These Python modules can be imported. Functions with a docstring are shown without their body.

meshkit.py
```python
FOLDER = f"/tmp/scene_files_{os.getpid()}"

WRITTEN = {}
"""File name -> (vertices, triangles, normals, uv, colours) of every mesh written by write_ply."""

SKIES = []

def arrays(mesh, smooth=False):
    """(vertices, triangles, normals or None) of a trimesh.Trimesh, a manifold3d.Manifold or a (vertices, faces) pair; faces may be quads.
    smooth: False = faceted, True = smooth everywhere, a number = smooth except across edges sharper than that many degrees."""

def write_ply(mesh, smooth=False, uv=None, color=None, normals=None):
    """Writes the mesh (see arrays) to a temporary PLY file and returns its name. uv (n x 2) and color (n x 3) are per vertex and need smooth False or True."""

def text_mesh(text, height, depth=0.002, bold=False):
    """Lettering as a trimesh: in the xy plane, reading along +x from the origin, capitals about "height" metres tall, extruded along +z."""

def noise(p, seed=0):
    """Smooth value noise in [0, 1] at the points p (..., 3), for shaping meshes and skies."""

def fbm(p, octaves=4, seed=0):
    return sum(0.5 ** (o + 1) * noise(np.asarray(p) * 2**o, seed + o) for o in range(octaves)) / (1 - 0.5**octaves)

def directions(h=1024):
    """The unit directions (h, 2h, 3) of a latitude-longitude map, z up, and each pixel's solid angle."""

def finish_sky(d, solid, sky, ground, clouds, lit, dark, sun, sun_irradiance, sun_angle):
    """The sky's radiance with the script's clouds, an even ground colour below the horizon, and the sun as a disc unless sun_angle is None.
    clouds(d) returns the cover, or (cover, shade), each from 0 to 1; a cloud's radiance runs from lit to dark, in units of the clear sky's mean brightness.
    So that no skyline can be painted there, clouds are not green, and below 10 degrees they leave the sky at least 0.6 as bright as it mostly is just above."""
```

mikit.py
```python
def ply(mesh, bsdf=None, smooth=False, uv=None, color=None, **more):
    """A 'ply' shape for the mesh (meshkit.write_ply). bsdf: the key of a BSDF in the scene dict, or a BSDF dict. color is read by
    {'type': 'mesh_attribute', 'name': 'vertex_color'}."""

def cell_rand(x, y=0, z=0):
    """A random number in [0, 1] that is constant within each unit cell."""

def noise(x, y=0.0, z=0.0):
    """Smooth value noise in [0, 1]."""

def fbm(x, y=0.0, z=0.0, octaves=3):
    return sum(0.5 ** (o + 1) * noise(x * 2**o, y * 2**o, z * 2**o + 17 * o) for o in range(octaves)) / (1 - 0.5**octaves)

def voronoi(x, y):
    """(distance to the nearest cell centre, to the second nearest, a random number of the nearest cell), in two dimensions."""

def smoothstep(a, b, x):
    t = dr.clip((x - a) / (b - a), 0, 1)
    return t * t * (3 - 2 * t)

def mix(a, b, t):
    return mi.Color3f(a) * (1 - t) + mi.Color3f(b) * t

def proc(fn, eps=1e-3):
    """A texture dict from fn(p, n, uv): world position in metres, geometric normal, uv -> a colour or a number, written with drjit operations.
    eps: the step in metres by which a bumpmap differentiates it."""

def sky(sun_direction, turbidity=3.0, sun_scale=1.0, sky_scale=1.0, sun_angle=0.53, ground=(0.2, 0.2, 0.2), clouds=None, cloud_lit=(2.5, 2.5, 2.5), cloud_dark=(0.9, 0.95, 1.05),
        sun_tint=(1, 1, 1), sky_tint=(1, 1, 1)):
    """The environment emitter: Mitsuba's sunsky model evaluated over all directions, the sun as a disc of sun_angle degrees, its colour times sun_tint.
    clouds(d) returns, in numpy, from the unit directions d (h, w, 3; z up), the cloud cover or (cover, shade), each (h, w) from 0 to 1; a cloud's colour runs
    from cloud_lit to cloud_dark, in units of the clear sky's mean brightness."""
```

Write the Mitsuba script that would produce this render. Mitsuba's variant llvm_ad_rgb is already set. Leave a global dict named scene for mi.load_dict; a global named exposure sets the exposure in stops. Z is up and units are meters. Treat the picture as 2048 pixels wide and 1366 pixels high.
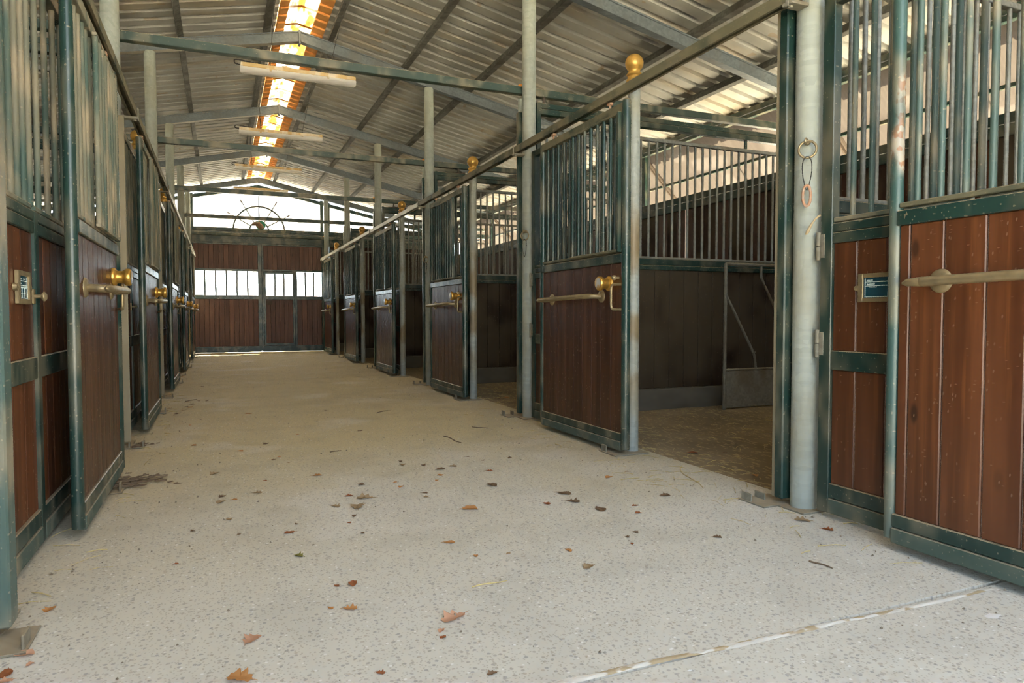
import math, random
import numpy as np
import trimesh
import drjit as dr
import mitsuba as mi
import mikit, meshkit
from mikit import proc, noise, fbm, voronoi, cell_rand, smoothstep, mix

T = mi.ScalarTransform4f
scene, labels = {'type': 'scene'}, {}
random.seed(11)
rng = np.random.default_rng(5)

# ------------------------------------------------------------------ camera, sky, sun, exposure
FOC, YAW, PITCH, ROLL, CAMH = 1371.5, 0.40178, -0.03778, -0.0012, 0.8727
cyw, syw, cpt, spt = math.cos(YAW), math.sin(YAW), math.cos(PITCH), math.sin(PITCH)
fwd = np.array([syw * cpt, cyw * cpt, spt])
rgt = np.array([cyw, -syw, 0.0])
upv = np.cross(rgt, fwd)
upv = -rgt * math.sin(ROLL) + upv * math.cos(ROLL)
org = np.array([0.0, 0.0, CAMH])
scene['camera'] = {'type': 'perspective', 'fov_axis': 'x', 'fov': math.degrees(2 * math.atan(1024 / FOC)), 'near_clip': 0.05, 'far_clip': 500.0,
                   'to_world': T().look_at(origin=org.tolist(), target=(org + fwd).tolist(), up=upv.tolist())}
scene['sky'] = mikit.sky([0.66, 0.40, 0.64], turbidity=4.0, sun_scale=2.1, sky_scale=1.0, ground=(0.32, 0.31, 0.29), sky_tint=(0.965, 1.0, 0.955), sun_tint=(0.95, 1.0, 0.91),
                         clouds=lambda d: (np.clip(0.35 + 0.9 * (meshkit.fbm(d * 2.2, 4, 3) - 0.35), 0, 1), meshkit.fbm(d * 3.0, 3, 9)))
exposure = 5.25

# ------------------------------------------------------------------ materials
def rough(c, r=0.5, spec=0.4, metal=0.0, bump=None, bscale=0.002, **more):
    d = {'type': 'principled', 'base_color': proc(c) if callable(c) else {'type': 'rgb', 'value': list(c)}, 'roughness': r if not callable(r) else proc(r), 'specular': spec, 'metallic': metal, **more}
    if bump is not None:
        d = {'type': 'bumpmap', 'arbitrary': {**proc(bump, 0.002)}, 'bsdf': d, 'scale': bscale}
    return {'type': 'twosided', 'bsdf': d}


def dust(p, n, base, col, top=0.85, side=0.35, freq=9.0):
    """Loose dust: thick on what faces up, blotchy on upright faces."""
    f = fbm(p.x * freq, p.y * freq, p.z * freq * 0.45, 3)
    g = noise(p.x * 130, p.y * 130, p.z * 90)
    up = smoothstep(0.3, 0.8, n.z)
    a = up * top * smoothstep(0.15, 0.5, f) + (1 - up) * side * smoothstep(0.42, 0.75, f)
    a = dr.clip(a + smoothstep(0.83, 0.9, g) * 0.35, 0, 1)
    return mix(base, col, a)


DUST = (0.36, 0.29, 0.19)


def green(top, side, base=(0.010, 0.031, 0.0255), base2=(0.018, 0.047, 0.039)):
    def f(p, n, uv):
        b = mix(base, base2, fbm(p.x * 4, p.y * 4, p.z * 2, 2))
        return dust(p, n, b, DUST, top, side)
    return f


scene['m_green'] = rough(green(0.8, 0.28), 0.32, 0.5)
scene['m_green_dusty'] = rough(lambda p, n, uv: mix(green(0.95, 0.9, (0.045, 0.085, 0.07), (0.075, 0.115, 0.095))(p, n, uv), (0.25, 0.215, 0.145), 0.6 * smoothstep(0.3, 0.6, fbm(p.x * 14, p.y * 14, p.z * 1.6, 3))), 0.6, 0.3)
scene['m_olive'] = rough(lambda p, n, uv: mix(green(0.85, 0.3, (0.022, 0.042, 0.032), (0.04, 0.06, 0.045))(p, n, uv), (0.17, 0.15, 0.09), 0.7 * smoothstep(0.25, 0.6, fbm(p.x * 7, p.y * 7, p.z * 9, 3))), 0.55, 0.35)
scene['m_green_dusty_lit'] = rough(green(0.9, 0.6, (0.047, 0.085, 0.073), (0.072, 0.115, 0.10)), 0.45, 0.45)  # dusty green, lightened with the entrance reflection painted into the colour
scene['m_green_worn'] = rough(lambda p, n, uv: mix(green(0.8, 0.4, (0.03, 0.075, 0.066), (0.05, 0.10, 0.09))(p, n, uv), mix((0.40, 0.36, 0.29), (0.34, 0.17, 0.09), smoothstep(0.5, 0.62, fbm(p.x * 60, p.y * 60, p.z * 40, 2))),
                              0.85 * smoothstep(0.4, 0.55, fbm(p.x * 8, p.y * 8, p.z * 3.5, 3) + 0.36 * smoothstep(0.5, 0.05, dr.abs(p.z - 1.62)) - 0.30)), 0.4, 0.5)
scene['m_green_kick'] = rough(lambda p, n, uv: mix(green(0.6, 0.6, (0.035, 0.075, 0.062), (0.06, 0.10, 0.085))(p, n, uv), (0.16, 0.15, 0.11), 0.35 * fbm(p.x * 12, p.y * 12, p.z * 25, 3)), 0.6, 0.3)
scene['m_green_beam'] = rough(green(1.0, 0.5, (0.026, 0.050, 0.041), (0.048, 0.075, 0.062)), 0.45, 0.4)


def galv(lo, hi, dirt, dcol):
    def f(p, n, uv):
        a, b, c = voronoi((p.x * 0.7 + p.y * 0.72) * 70, p.z * 55)
        m = mix(lo, hi, 0.25 + 0.5 * c)
        w = fbm(p.x * 6, p.y * 6, p.z * 3.0, 3)
        m = mix(m, dcol, dirt * smoothstep(0.42, 0.75, w))
        return mix(m, DUST, smoothstep(0.3, 0.8, n.z) * 0.6)
    return f


scene['m_galv'] = rough(galv((0.255, 0.285, 0.25), (0.36, 0.39, 0.345), 0.5, (0.27, 0.25, 0.17)), 0.58, 0.4, 0.0)
scene['m_galv_bar'] = rough(galv((0.16, 0.17, 0.15), (0.30, 0.31, 0.28), 0.6, (0.18, 0.15, 0.10)), 0.5, 0.4, 0.2)
scene['m_galv_post'] = rough(lambda p, n, uv: mix(galv((0.22, 0.245, 0.22), (0.35, 0.375, 0.34), 0.5, (0.27, 0.235, 0.15))(p, n, uv), (0.20, 0.145, 0.07),
                             0.85 * smoothstep(0.35, 0.62, noise(p.x * 9, p.y * 9, p.z * 5)) * smoothstep(0.2, 0.6, p.z) * smoothstep(1.75, 1.3, p.z)), 0.5, 0.45, 0.0)
scene['m_track'] = rough(galv((0.42, 0.44, 0.41), (0.55, 0.57, 0.53), 0.3, (0.4, 0.36, 0.27)), 0.45, 0.45, 0.1)  # pale tone has the grazing sky reflection put into the colour
scene['m_rafter'] = rough(galv((0.10, 0.125, 0.14), (0.18, 0.21, 0.225), 0.45, (0.14, 0.13, 0.11)), 0.5, 0.4, 0.25)
scene['m_purlin'] = rough(galv((0.045, 0.045, 0.038), (0.17, 0.17, 0.15), 0.7, (0.055, 0.047, 0.034)), 0.65, 0.25)
scene['m_feed'] = rough(galv((0.16, 0.15, 0.11), (0.26, 0.25, 0.20), 0.8, (0.15, 0.11, 0.06)), 0.6, 0.3)


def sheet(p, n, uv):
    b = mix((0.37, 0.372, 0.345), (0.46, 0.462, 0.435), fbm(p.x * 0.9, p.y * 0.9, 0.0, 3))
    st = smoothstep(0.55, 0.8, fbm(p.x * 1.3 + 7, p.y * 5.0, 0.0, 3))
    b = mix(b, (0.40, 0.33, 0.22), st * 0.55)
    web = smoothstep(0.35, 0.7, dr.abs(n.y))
    b = mix(mi.Color3f(b) * mi.Color3f(0.84, 0.82, 0.79), mi.Color3f(b) * 1.04, web)  # webs painted lighter and pans darker, as the entrance light would show them
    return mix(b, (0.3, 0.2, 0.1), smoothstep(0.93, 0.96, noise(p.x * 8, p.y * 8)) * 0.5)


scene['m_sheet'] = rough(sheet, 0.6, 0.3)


def wood(c0, c1, c2, seed, fleck=0.42, sx=1.0, mud=0.0):
    def f(p, n, uv):
        a = p.x + p.y * 1.01 + seed
        board = cell_rand(dr.floor(a * 7.7), seed * 7)
        g = fbm(a * 75, p.z * 3.2, seed, 3)
        s = fbm(a * 17, p.z * 1.1, seed + 5, 3)
        m = mix(c0, c1, smoothstep(0.25, 0.75, s))
        m = mix(m, c2, smoothstep(0.5, 0.85, g) * 0.45)
        m = mix(m, mi.Color3f(c0) * 0.55, smoothstep(0.6, 0.3, fbm(a * 40, p.z * 1.6, seed + 9, 2)) * 0.35 + 0.22 * board)
        d, e, r = voronoi(a * 4.3, p.z * 1.7 + seed)
        kn = smoothstep(0.085, 0.03, d) * smoothstep(0.55, 0.6, r)
        m = mix(m, (0.03, 0.014, 0.008), kn * 0.8)
        d2, e2, r2 = voronoi(a * 70 + p.z * 9, p.z * 34)
        fl = smoothstep(0.26, 0.10, d2) * smoothstep(0.93, 0.96, r2)
        d3, e3, r3 = voronoi(a * 38 + p.z * 30, p.z * 120)
        fl = dr.maximum(fl, smoothstep(0.22, 0.10, d3) * smoothstep(0.955, 0.97, r3))
        m = mix(m, (0.26, 0.19, 0.12), fl * fleck)
        if mud:
            m = mix(m, (0.085, 0.068, 0.042), mud * smoothstep(0.3, 0.65, fbm(a * 2.2, p.z * 2.2, 3.0, 3)))
        return m
    return f


scene['m_wood'] = rough(wood((0.045, 0.0155, 0.0075), (0.075, 0.028, 0.014), (0.095, 0.036, 0.016), 0.0), 0.38, 0.5)
scene['m_wood_b'] = rough(wood((0.055, 0.019, 0.009), (0.09, 0.035, 0.017), (0.115, 0.043, 0.018), 3.7), 0.4, 0.5)
scene['m_wood_warm'] = rough(wood((0.08, 0.027, 0.0105), (0.135, 0.048, 0.019), (0.21, 0.073, 0.02), 1.3), 0.42, 0.45)
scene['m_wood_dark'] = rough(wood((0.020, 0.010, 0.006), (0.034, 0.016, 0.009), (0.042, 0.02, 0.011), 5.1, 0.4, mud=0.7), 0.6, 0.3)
scene['m_wood_gate'] = rough(wood((0.105, 0.051, 0.037), (0.16, 0.080, 0.058), (0.185, 0.092, 0.064), 8.2, 0.35), 0.5, 0.4)
scene['m_wood_gate_b'] = rough(wood((0.125, 0.060, 0.042), (0.19, 0.093, 0.066), (0.215, 0.105, 0.07), 2.2, 0.35), 0.5, 0.4)
scene['m_tongue'] = rough((0.42, 0.36, 0.32), 0.7, 0.2)


def concrete(p, n, uv):
    big = fbm(p.x * 0.8, p.y * 0.8, 0.0, 4)
    mid = fbm(p.x * 5, p.y * 5, 2.0, 3)
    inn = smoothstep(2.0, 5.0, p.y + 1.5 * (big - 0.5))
    m = mix((0.535, 0.515, 0.44), (0.485, 0.41, 0.24), inn)  # cool entrance daylight and warm skylight painted in, plus yellower dust inside
    m = mix(m, mi.Color3f(m) * 0.78, smoothstep(0.45, 0.8, mid) * 0.32)
    m = mix(m, (0.62, 0.60, 0.55), smoothstep(0.55, 0.8, fbm(p.x * 2.1 + 3, p.y * 2.1, 5.0, 3)) * 0.3)
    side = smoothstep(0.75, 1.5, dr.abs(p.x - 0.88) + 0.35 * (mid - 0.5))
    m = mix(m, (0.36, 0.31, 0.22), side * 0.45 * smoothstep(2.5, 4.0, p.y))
    d, e, r = voronoi(p.x * 55, p.y * 55)
    m = mix(m, mix((0.16, 0.16, 0.17), (0.36, 0.30, 0.22), cell_rand(r * 999)), smoothstep(0.34, 0.2, d) * smoothstep(0.66, 0.74, r) * 0.5)
    d, e, r = voronoi(p.x * 120 + 9, p.y * 120)
    m = mix(m, (0.30, 0.27, 0.2), smoothstep(0.38, 0.22, d) * smoothstep(0.6, 0.7, r) * 0.5)
    d, e, r = voronoi(p.x * 40 + 31, p.y * 40)
    m = mix(m, (0.75, 0.74, 0.7), smoothstep(0.2, 0.1, d) * smoothstep(0.88, 0.9, r) * 0.6)
    return m


scene['m_concrete'] = rough(concrete, 0.75, 0.25, bump=lambda p, n, uv: fbm(p.x * 60, p.y * 60, 0.0, 3) + 0.6 * fbm(p.x * 14, p.y * 14, 1.0, 2), bscale=0.003)


def stallground(p, n, uv):
    m = mix((0.15, 0.115, 0.07), (0.28, 0.22, 0.135), fbm(p.x * 3, p.y * 3, 1.0, 4))
    g = fbm(p.x * 70, p.y * 25, 0.0, 2)
    return mix(m, (0.42, 0.33, 0.17), smoothstep(0.62, 0.75, g) * 0.6)


scene['m_stall_ground'] = rough(stallground, 0.9, 0.1, bump=lambda p, n, uv: fbm(p.x * 45, p.y * 45, 0.0, 3), bscale=0.006)
scene['m_joint'] = rough(lambda p, n, uv: mix((0.42, 0.32, 0.19), (0.6, 0.55, 0.46), fbm(p.x * 25, p.y * 25, 0.0, 2)), 0.9, 0.1)
scene['m_mortar'] = rough(lambda p, n, uv: mix((0.60, 0.58, 0.51), (0.40, 0.32, 0.2), smoothstep(0.5, 0.66, fbm(p.x * 22, p.y * 50, 0.0, 3))), 0.9, 0.1, bump=lambda p, n, uv: fbm(p.x * 120, p.y * 120, 0.0, 2), bscale=0.004)
scene['m_chalk'] = rough((0.64, 0.63, 0.59), 0.9, 0.1)
scene['m_curb'] = rough(lambda p, n, uv: mix((0.09, 0.08, 0.06), (0.17, 0.155, 0.12), fbm(p.x * 6, p.y * 6, p.z * 8, 3)), 0.85, 0.2)
scene['m_brass'] = rough(lambda p, n, uv: mix((0.55, 0.30, 0.05), (0.72, 0.43, 0.10), fbm(p.x * 30, p.y * 30, p.z * 30, 2)), 0.28, 0.5, 0.75)
scene['m_knob_face'] = rough(lambda p, n, uv: mix((0.62, 0.36, 0.10), (0.55, 0.55, 0.52), smoothstep(0.4, 0.6, fbm(p.x * 40, p.y * 40, p.z * 22, 3))), 0.35, 0.5, 0.4)
scene['m_dull_brass'] = rough(lambda p, n, uv: mix((0.24, 0.19, 0.105), (0.38, 0.30, 0.17), fbm(p.x * 35, p.y * 35, p.z * 35, 3)), 0.38, 0.45, 0.55)
scene['m_gold'] = rough(lambda p, n, uv: mix((0.50, 0.27, 0.05), (0.62, 0.37, 0.09), fbm(p.x * 25, p.y * 25, p.z * 25, 2)), 0.35, 0.5, 0.45)
scene['m_orange'] = rough((0.75, 0.30, 0.06), 0.5, 0.4)
scene['m_rib_end_lit'] = rough(lambda p, n, uv: mix((0.62, 0.27, 0.07), (0.80, 0.42, 0.14), fbm(p.x * 20, p.y * 9, p.z * 20, 2)), 0.85, 0.1)  # orange glow of the skylight painted onto the sheet rib ends
scene['m_plate'] = rough((0.012, 0.055, 0.075), 0.3, 0.5)
scene['m_print'] = rough((0.55, 0.66, 0.64), 0.5, 0.3)
scene['m_rust'] = rough(lambda p, n, uv: mix((0.42, 0.16, 0.06), (0.42, 0.36, 0.28), fbm(p.x * 90, p.y * 90, p.z * 70, 2)), 0.7, 0.3)
scene['m_wire'] = rough((0.035, 0.033, 0.03), 0.6, 0.3)
scene['m_twine'] = rough((0.45, 0.36, 0.22), 0.95, 0.1)
scene['m_beige'] = rough(lambda p, n, uv: mix((0.33, 0.29, 0.20), (0.22, 0.19, 0.125), fbm(p.x * 9, p.y * 9, p.z * 4, 3)), 0.8, 0.2)
scene['m_clamp'] = rough((0.08, 0.06, 0.045), 0.6, 0.3)
scene['m_lamp_tray'] = rough(lambda p, n, uv: mix((0.70, 0.64, 0.52), (0.58, 0.43, 0.2), smoothstep(0.3, 0.6, fbm(p.x * 16, p.y * 16, p.z * 4, 3))), 0.6, 0.3)
scene['m_lamp_cover'] = {'type': 'principledthin', 'base_color': {'type': 'rgb', 'value': [0.88, 0.88, 0.86]}, 'roughness': 0.25, 'diff_trans': 0.8, 'spec_trans': 0.1}


def cap_col(p, n, uv):
    g = fbm(p.x * 9, p.y * 2.4, 0.0, 4)
    m = mix((0.38, 0.35, 0.29), (0.20, 0.10, 0.022), smoothstep(0.5, 0.66, g))
    return mix(m, (0.10, 0.045, 0.01), smoothstep(0.6, 0.7, fbm(p.x * 14 + 3, p.y * 5, 2.0, 3)) * 0.8)


scene['m_skylight'] = {'type': 'principledthin', 'base_color': proc(cap_col), 'roughness': 0.5, 'diff_trans': 1.0}
scene['m_strap'] = {'type': 'principledthin', 'base_color': {'type': 'rgb', 'value': [0.25, 0.13, 0.03]}, 'roughness': 0.6, 'diff_trans': 0.7}


def awn(p, n, uv):
    g = noise(p.y * 60, 0.0)
    m = mix((0.055, 0.0475, 0.043), (0.064, 0.056, 0.051), g)
    return mix(m, (0.13, 0.12, 0.115), smoothstep(0.7, 0.8, noise(p.y * 3.1, p.z * 7.0)) * 0.35)  # paler patches paint in sun dapple between leaf shadows


scene['m_awning'] = {'type': 'principledthin', 'base_color': proc(awn), 'roughness': 0.45, 'diff_trans': 0.5}
scene['m_glass'] = {'type': 'thindielectric', 'int_ior': 1.45}
scene['m_glaze'] = {'type': 'principledthin', 'base_color': {'type': 'rgb', 'value': [0.55, 0.56, 0.57]}, 'roughness': 0.3, 'diff_trans': 1.0}
scene['m_yard'] = rough((0.62, 0.60, 0.55), 0.9, 0.1)
LEAF = {'o': (0.48, 0.24, 0.09), 't': (0.36, 0.26, 0.15), 'b': (0.19, 0.125, 0.075), 'r': (0.30, 0.115, 0.05), 'g': (0.22, 0.20, 0.06), 'p': (0.52, 0.30, 0.19)}
for q, c in LEAF.items():
    scene['m_leaf_' + q] = {'type': 'principledthin', 'base_color': {'type': 'rgb', 'value': list(c)}, 'roughness': 0.7, 'diff_trans': 0.4}
scene['m_straw'] = rough((0.52, 0.42, 0.20), 0.8, 0.2)
scene['m_twig'] = rough((0.16, 0.115, 0.075), 0.9, 0.1)
scene['m_dirt'] = rough(lambda p, n, uv: mix((0.12, 0.09, 0.06), (0.30, 0.26, 0.2), fbm(p.x * 60, p.y * 60, p.z * 60, 2)), 0.95, 0.1)
scene['m_mossgreen'] = rough((0.02, 0.20, 0.11), 0.4, 0.4)
scene['m_carved'] = rough((0.22, 0.15, 0.09), 0.7, 0.3)

# ------------------------------------------------------------------ mesh helpers
def _box_faces():
    s = np.array([[x, y, z] for x in (-1, 1) for y in (-1, 1) for z in (-1, 1)], float)
    v = np.vstack([s * 1.0 - np.array([(a != i) * 0.2 for a in range(3)]) * s for i in range(3)])
    h = trimesh.convex.convex_hull(v)
    idx = [int(np.argmin(((v - q) ** 2).sum(1))) for q in h.vertices]
    return s, np.array(idx)[h.faces]


_BS, _BF = _box_faces()


def box(x0, y0, z0, x1, y1, z1, c=0.003):
    """A box with chamfered edges."""
    lo, hi = np.minimum([x0, y0, z0], [x1, y1, z1]), np.maximum([x0, y0, z0], [x1, y1, z1])
    h, m = (hi - lo) / 2, (hi + lo) / 2
    c = min(c, 0.3 * h.min())
    v = np.vstack([_BS * (h - np.array([(a != i) * c for a in range(3)])) for i in range(3)]) + m
    return v, _BF


def tube(path, r, n=10, caps=True):
    """A tube along a path; r may be one radius or one per point."""
    p = np.asarray(path, float)
    r = np.broadcast_to(np.asarray(r, float), (len(p),))
    t = np.gradient(p, axis=0)
    t /= np.linalg.norm(t, axis=1, keepdims=True)
    a = np.cross(t[0], [0, 0, 1] if abs(t[0][2]) < 0.9 else [1, 0, 0])
    a /= np.linalg.norm(a)
    ang = np.arange(n) * 2 * np.pi / n
    rings = []
    for i in range(len(p)):
        a = a - t[i] * (a @ t[i])
        a /= np.linalg.norm(a)
        b = np.cross(t[i], a)
        rings.append(p[i] + r[i] * (np.cos(ang)[:, None] * a + np.sin(ang)[:, None] * b))
    v = np.vstack(rings)
    f = []
    k = np.arange(n)
    for i in range(len(p) - 1):
        q0, q1, q2, q3 = i * n + k, i * n + (k + 1) % n, (i + 1) * n + (k + 1) % n, (i + 1) * n + k
        f += [np.stack([q0, q1, q2], 1), np.stack([q0, q2, q3], 1)]
    if caps:
        v = np.vstack([v, p[0], p[-1]])
        m = len(v)
        f += [np.stack([(k + 1) % n, k, np.full(n, m - 2)], 1), np.stack([(len(p) - 1) * n + k, (len(p) - 1) * n + (k + 1) % n, np.full(n, m - 1)], 1)]
    return v, np.vstack(f)


def bend(points, k=5, frac=0.35):
    """Rounds the corners of a polyline."""
    p = [np.asarray(q, float) for q in points]
    out = [p[0]]
    for i in range(1, len(p) - 1):
        a, b = p[i] + (p[i - 1] - p[i]) * frac, p[i] + (p[i + 1] - p[i]) * frac
        for s in np.linspace(0, 1, k):
            out.append((1 - s) ** 2 * a + 2 * s * (1 - s) * p[i] + s * s * b)
    return out + [p[-1]]


def lathe(profile, n=24, axis='z', at=(0, 0, 0)):
    """Revolves (radius, height) pairs; closed where the radius is 0."""
    pr = np.asarray(profile, float)
    ang = np.arange(n) * 2 * np.pi / n
    v = np.vstack([np.stack([r * np.cos(ang), r * np.sin(ang), np.full(n, h)], 1) for r, h in pr])
    k = np.arange(n)
    f = []
    for i in range(len(pr) - 1):
        q0, q1, q2, q3 = i * n + k, i * n + (k + 1) % n, (i + 1) * n + (k + 1) % n, (i + 1) * n + k
        f += [np.stack([q0, q1, q2], 1), np.stack([q0, q2, q3], 1)]
    if axis == 'y':                                  # the lathe's axis points towards -y (out of a door, into the aisle)
        v = np.stack([v[:, 0], -v[:, 2], v[:, 1]], 1)
    return v + np.asarray(at, float), np.vstack(f)


def join(*ms):
    v, f, o = [], [], 0
    for a, b in ms:
        b = np.asarray(b)
        if b.shape[1] == 4:
            b = np.vstack([b[:, [0, 1, 2]], b[:, [0, 2, 3]]])
        v.append(np.asarray(a, float))
        f.append(b + o)
        o += len(a)
    return np.vstack(v), np.vstack(f)


def ring(c, r, rr, normal='y', n=20, a0=0.0, a1=2 * np.pi):
    a = np.linspace(a0, a1, n)
    z = np.zeros(n)
    p = {'y': (np.cos(a), z, np.sin(a)), 'x': (z, np.cos(a), np.sin(a)), 'z': (np.cos(a), np.sin(a), z)}[normal]
    return tube(np.stack(p, 1) * r + np.asarray(c, float), rr, 8)


# ------------------------------------------------------------------ scene helpers
_N, _LAB = {}, {}


def numbered(name):
    k = _N.get(name, 0)
    _N[name] = k + 1
    return name if k == 0 else f'{name}_{k:03d}'


def thing(name, label, cat, group=None, kind=None):
    key = numbered(name)
    labels[key] = {'label': label}
    if cat:
        labels[key]['category'] = cat
    if group:
        labels[key]['group'] = group
    if kind:
        labels[key]['kind'] = kind
    return key


def P(mesh, mat, smooth=False):
    return mikit.ply(mesh, mat, smooth)


def put(parent, part, ply, at=None, label=None, kind=None):
    key = numbered(parent + '__' + part)
    scene[key] = {**ply, 'to_world': at} if at is not None else dict(ply)
    if label or kind:
        labels[key] = {}
        if label:
            labels[key]['label'] = label
        if kind:
            labels[key]['kind'] = kind
    return key


def solo(name, label, cat, ply, at=None, group=None, kind=None):
    key = thing(name, label, cat, group, kind)
    scene[key] = {**ply, 'to_world': at} if at is not None else dict(ply)
    return key


def recolour(ply, mat):
    return {**ply, 'bsdf': {'type': 'ref', 'id': mat}}


# ------------------------------------------------------------------ measures of the barn
XL, XR, XM, Y0, BAY = -0.6476, 2.4183, 0.885, 2.3183, 3.0
SL, RZ = 0.214, 4.01                       # roof slope, underside of the rafters at the ridge
XO, XW = 5.55, -3.78                       # outer walls
YF, YG = -0.95, 17.60                      # front and gate gable
Yk = lambda k: Y0 + BAY * k


def unit(side, k):
    """Right row: u runs towards the camera from column k; left row: u runs away from it. d runs into the stall."""
    return T().translate([XR, Yk(k), 0]).rotate([0, 0, 1], -90) if side == 'R' else T().translate([XL, Yk(k), 0]).rotate([0, 0, 1], 90)


ORD = ['first', 'second', 'third', 'fourth', 'fifth', 'sixth', 'seventh']

# ------------------------------------------------------------------ floor: concrete slabs of the aisle, stall ground, yard outside
labels['floor'] = {'kind': 'structure', 'label': 'pale worn concrete floor of the stable aisle with dirt stall floors'}
scene['floor'] = P(box(XW - 0.1, YF - 3.0, -0.12, XO + 0.1, YG + 0.15, -0.018, 0.002), 'm_joint')


def slab(y0, y1, seed):
    xs = np.linspace(-0.80, 2.52, 60)
    w = lambda y, s: y + 0.010 * (meshkit.fbm(np.stack([xs * 9, xs * 0 + y, xs * 0 + s], 1), 3, 4) - 0.5) + 0.018 * (meshkit.noise(np.stack([xs * 1.3, xs * 0 + y, xs * 0], 1), 8) - 0.5)
    a, b = w(y0, 1.0), w(y1, 2.0)
    n = len(xs)
    top = np.vstack([np.stack([xs, a, xs * 0], 1), np.stack([xs, b, xs * 0], 1)])
    bev = np.vstack([np.stack([xs, a - 0.004, xs * 0 - 0.02], 1), np.stack([xs, b + 0.004, xs * 0 - 0.02], 1)])
    v = np.vstack([top, bev])
    k = np.arange(n - 1)
    f = np.vstack([np.stack([k, k + 1, n + k + 1, n + k], 1), np.stack([2 * n + k, 2 * n + k + 1, k + 1, k], 1), np.stack([n + k, n + k + 1, 3 * n + k + 1, 3 * n + k], 1)])
    return v, f


for i, (a, b) in enumerate([(-4.0, 1.400), (1.413, 9.843), (9.852, 17.75)]):
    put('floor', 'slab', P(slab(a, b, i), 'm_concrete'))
jx = np.linspace(0.40, 2.25, 160)
jc = np.interp(jx, [0.4, 0.718, 1.275, 2.124, 2.25], [1.436, 1.428, 1.410, 1.386, 1.384]) + 0.010 * (meshkit.fbm(np.c_[jx * 5, jx * 0, jx * 0], 3, 1) - 0.5)
jw = 0.0065 + 0.008 * meshkit.fbm(np.c_[jx * 12, jx * 0 + 3, jx * 0], 3, 2) * np.clip((2.25 - jx) * 4, 0.1, 1)
jv = np.vstack([np.c_[jx, jc + o * jw, 0.0006 + (abs(o) < 0.5) * 0.0035 * meshkit.fbm(np.c_[jx * 40, jx * 0 + o, jx * 0], 2, 5)] for o in (-1, -0.4, 0, 0.4, 1)])
jk = np.arange(159)
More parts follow.
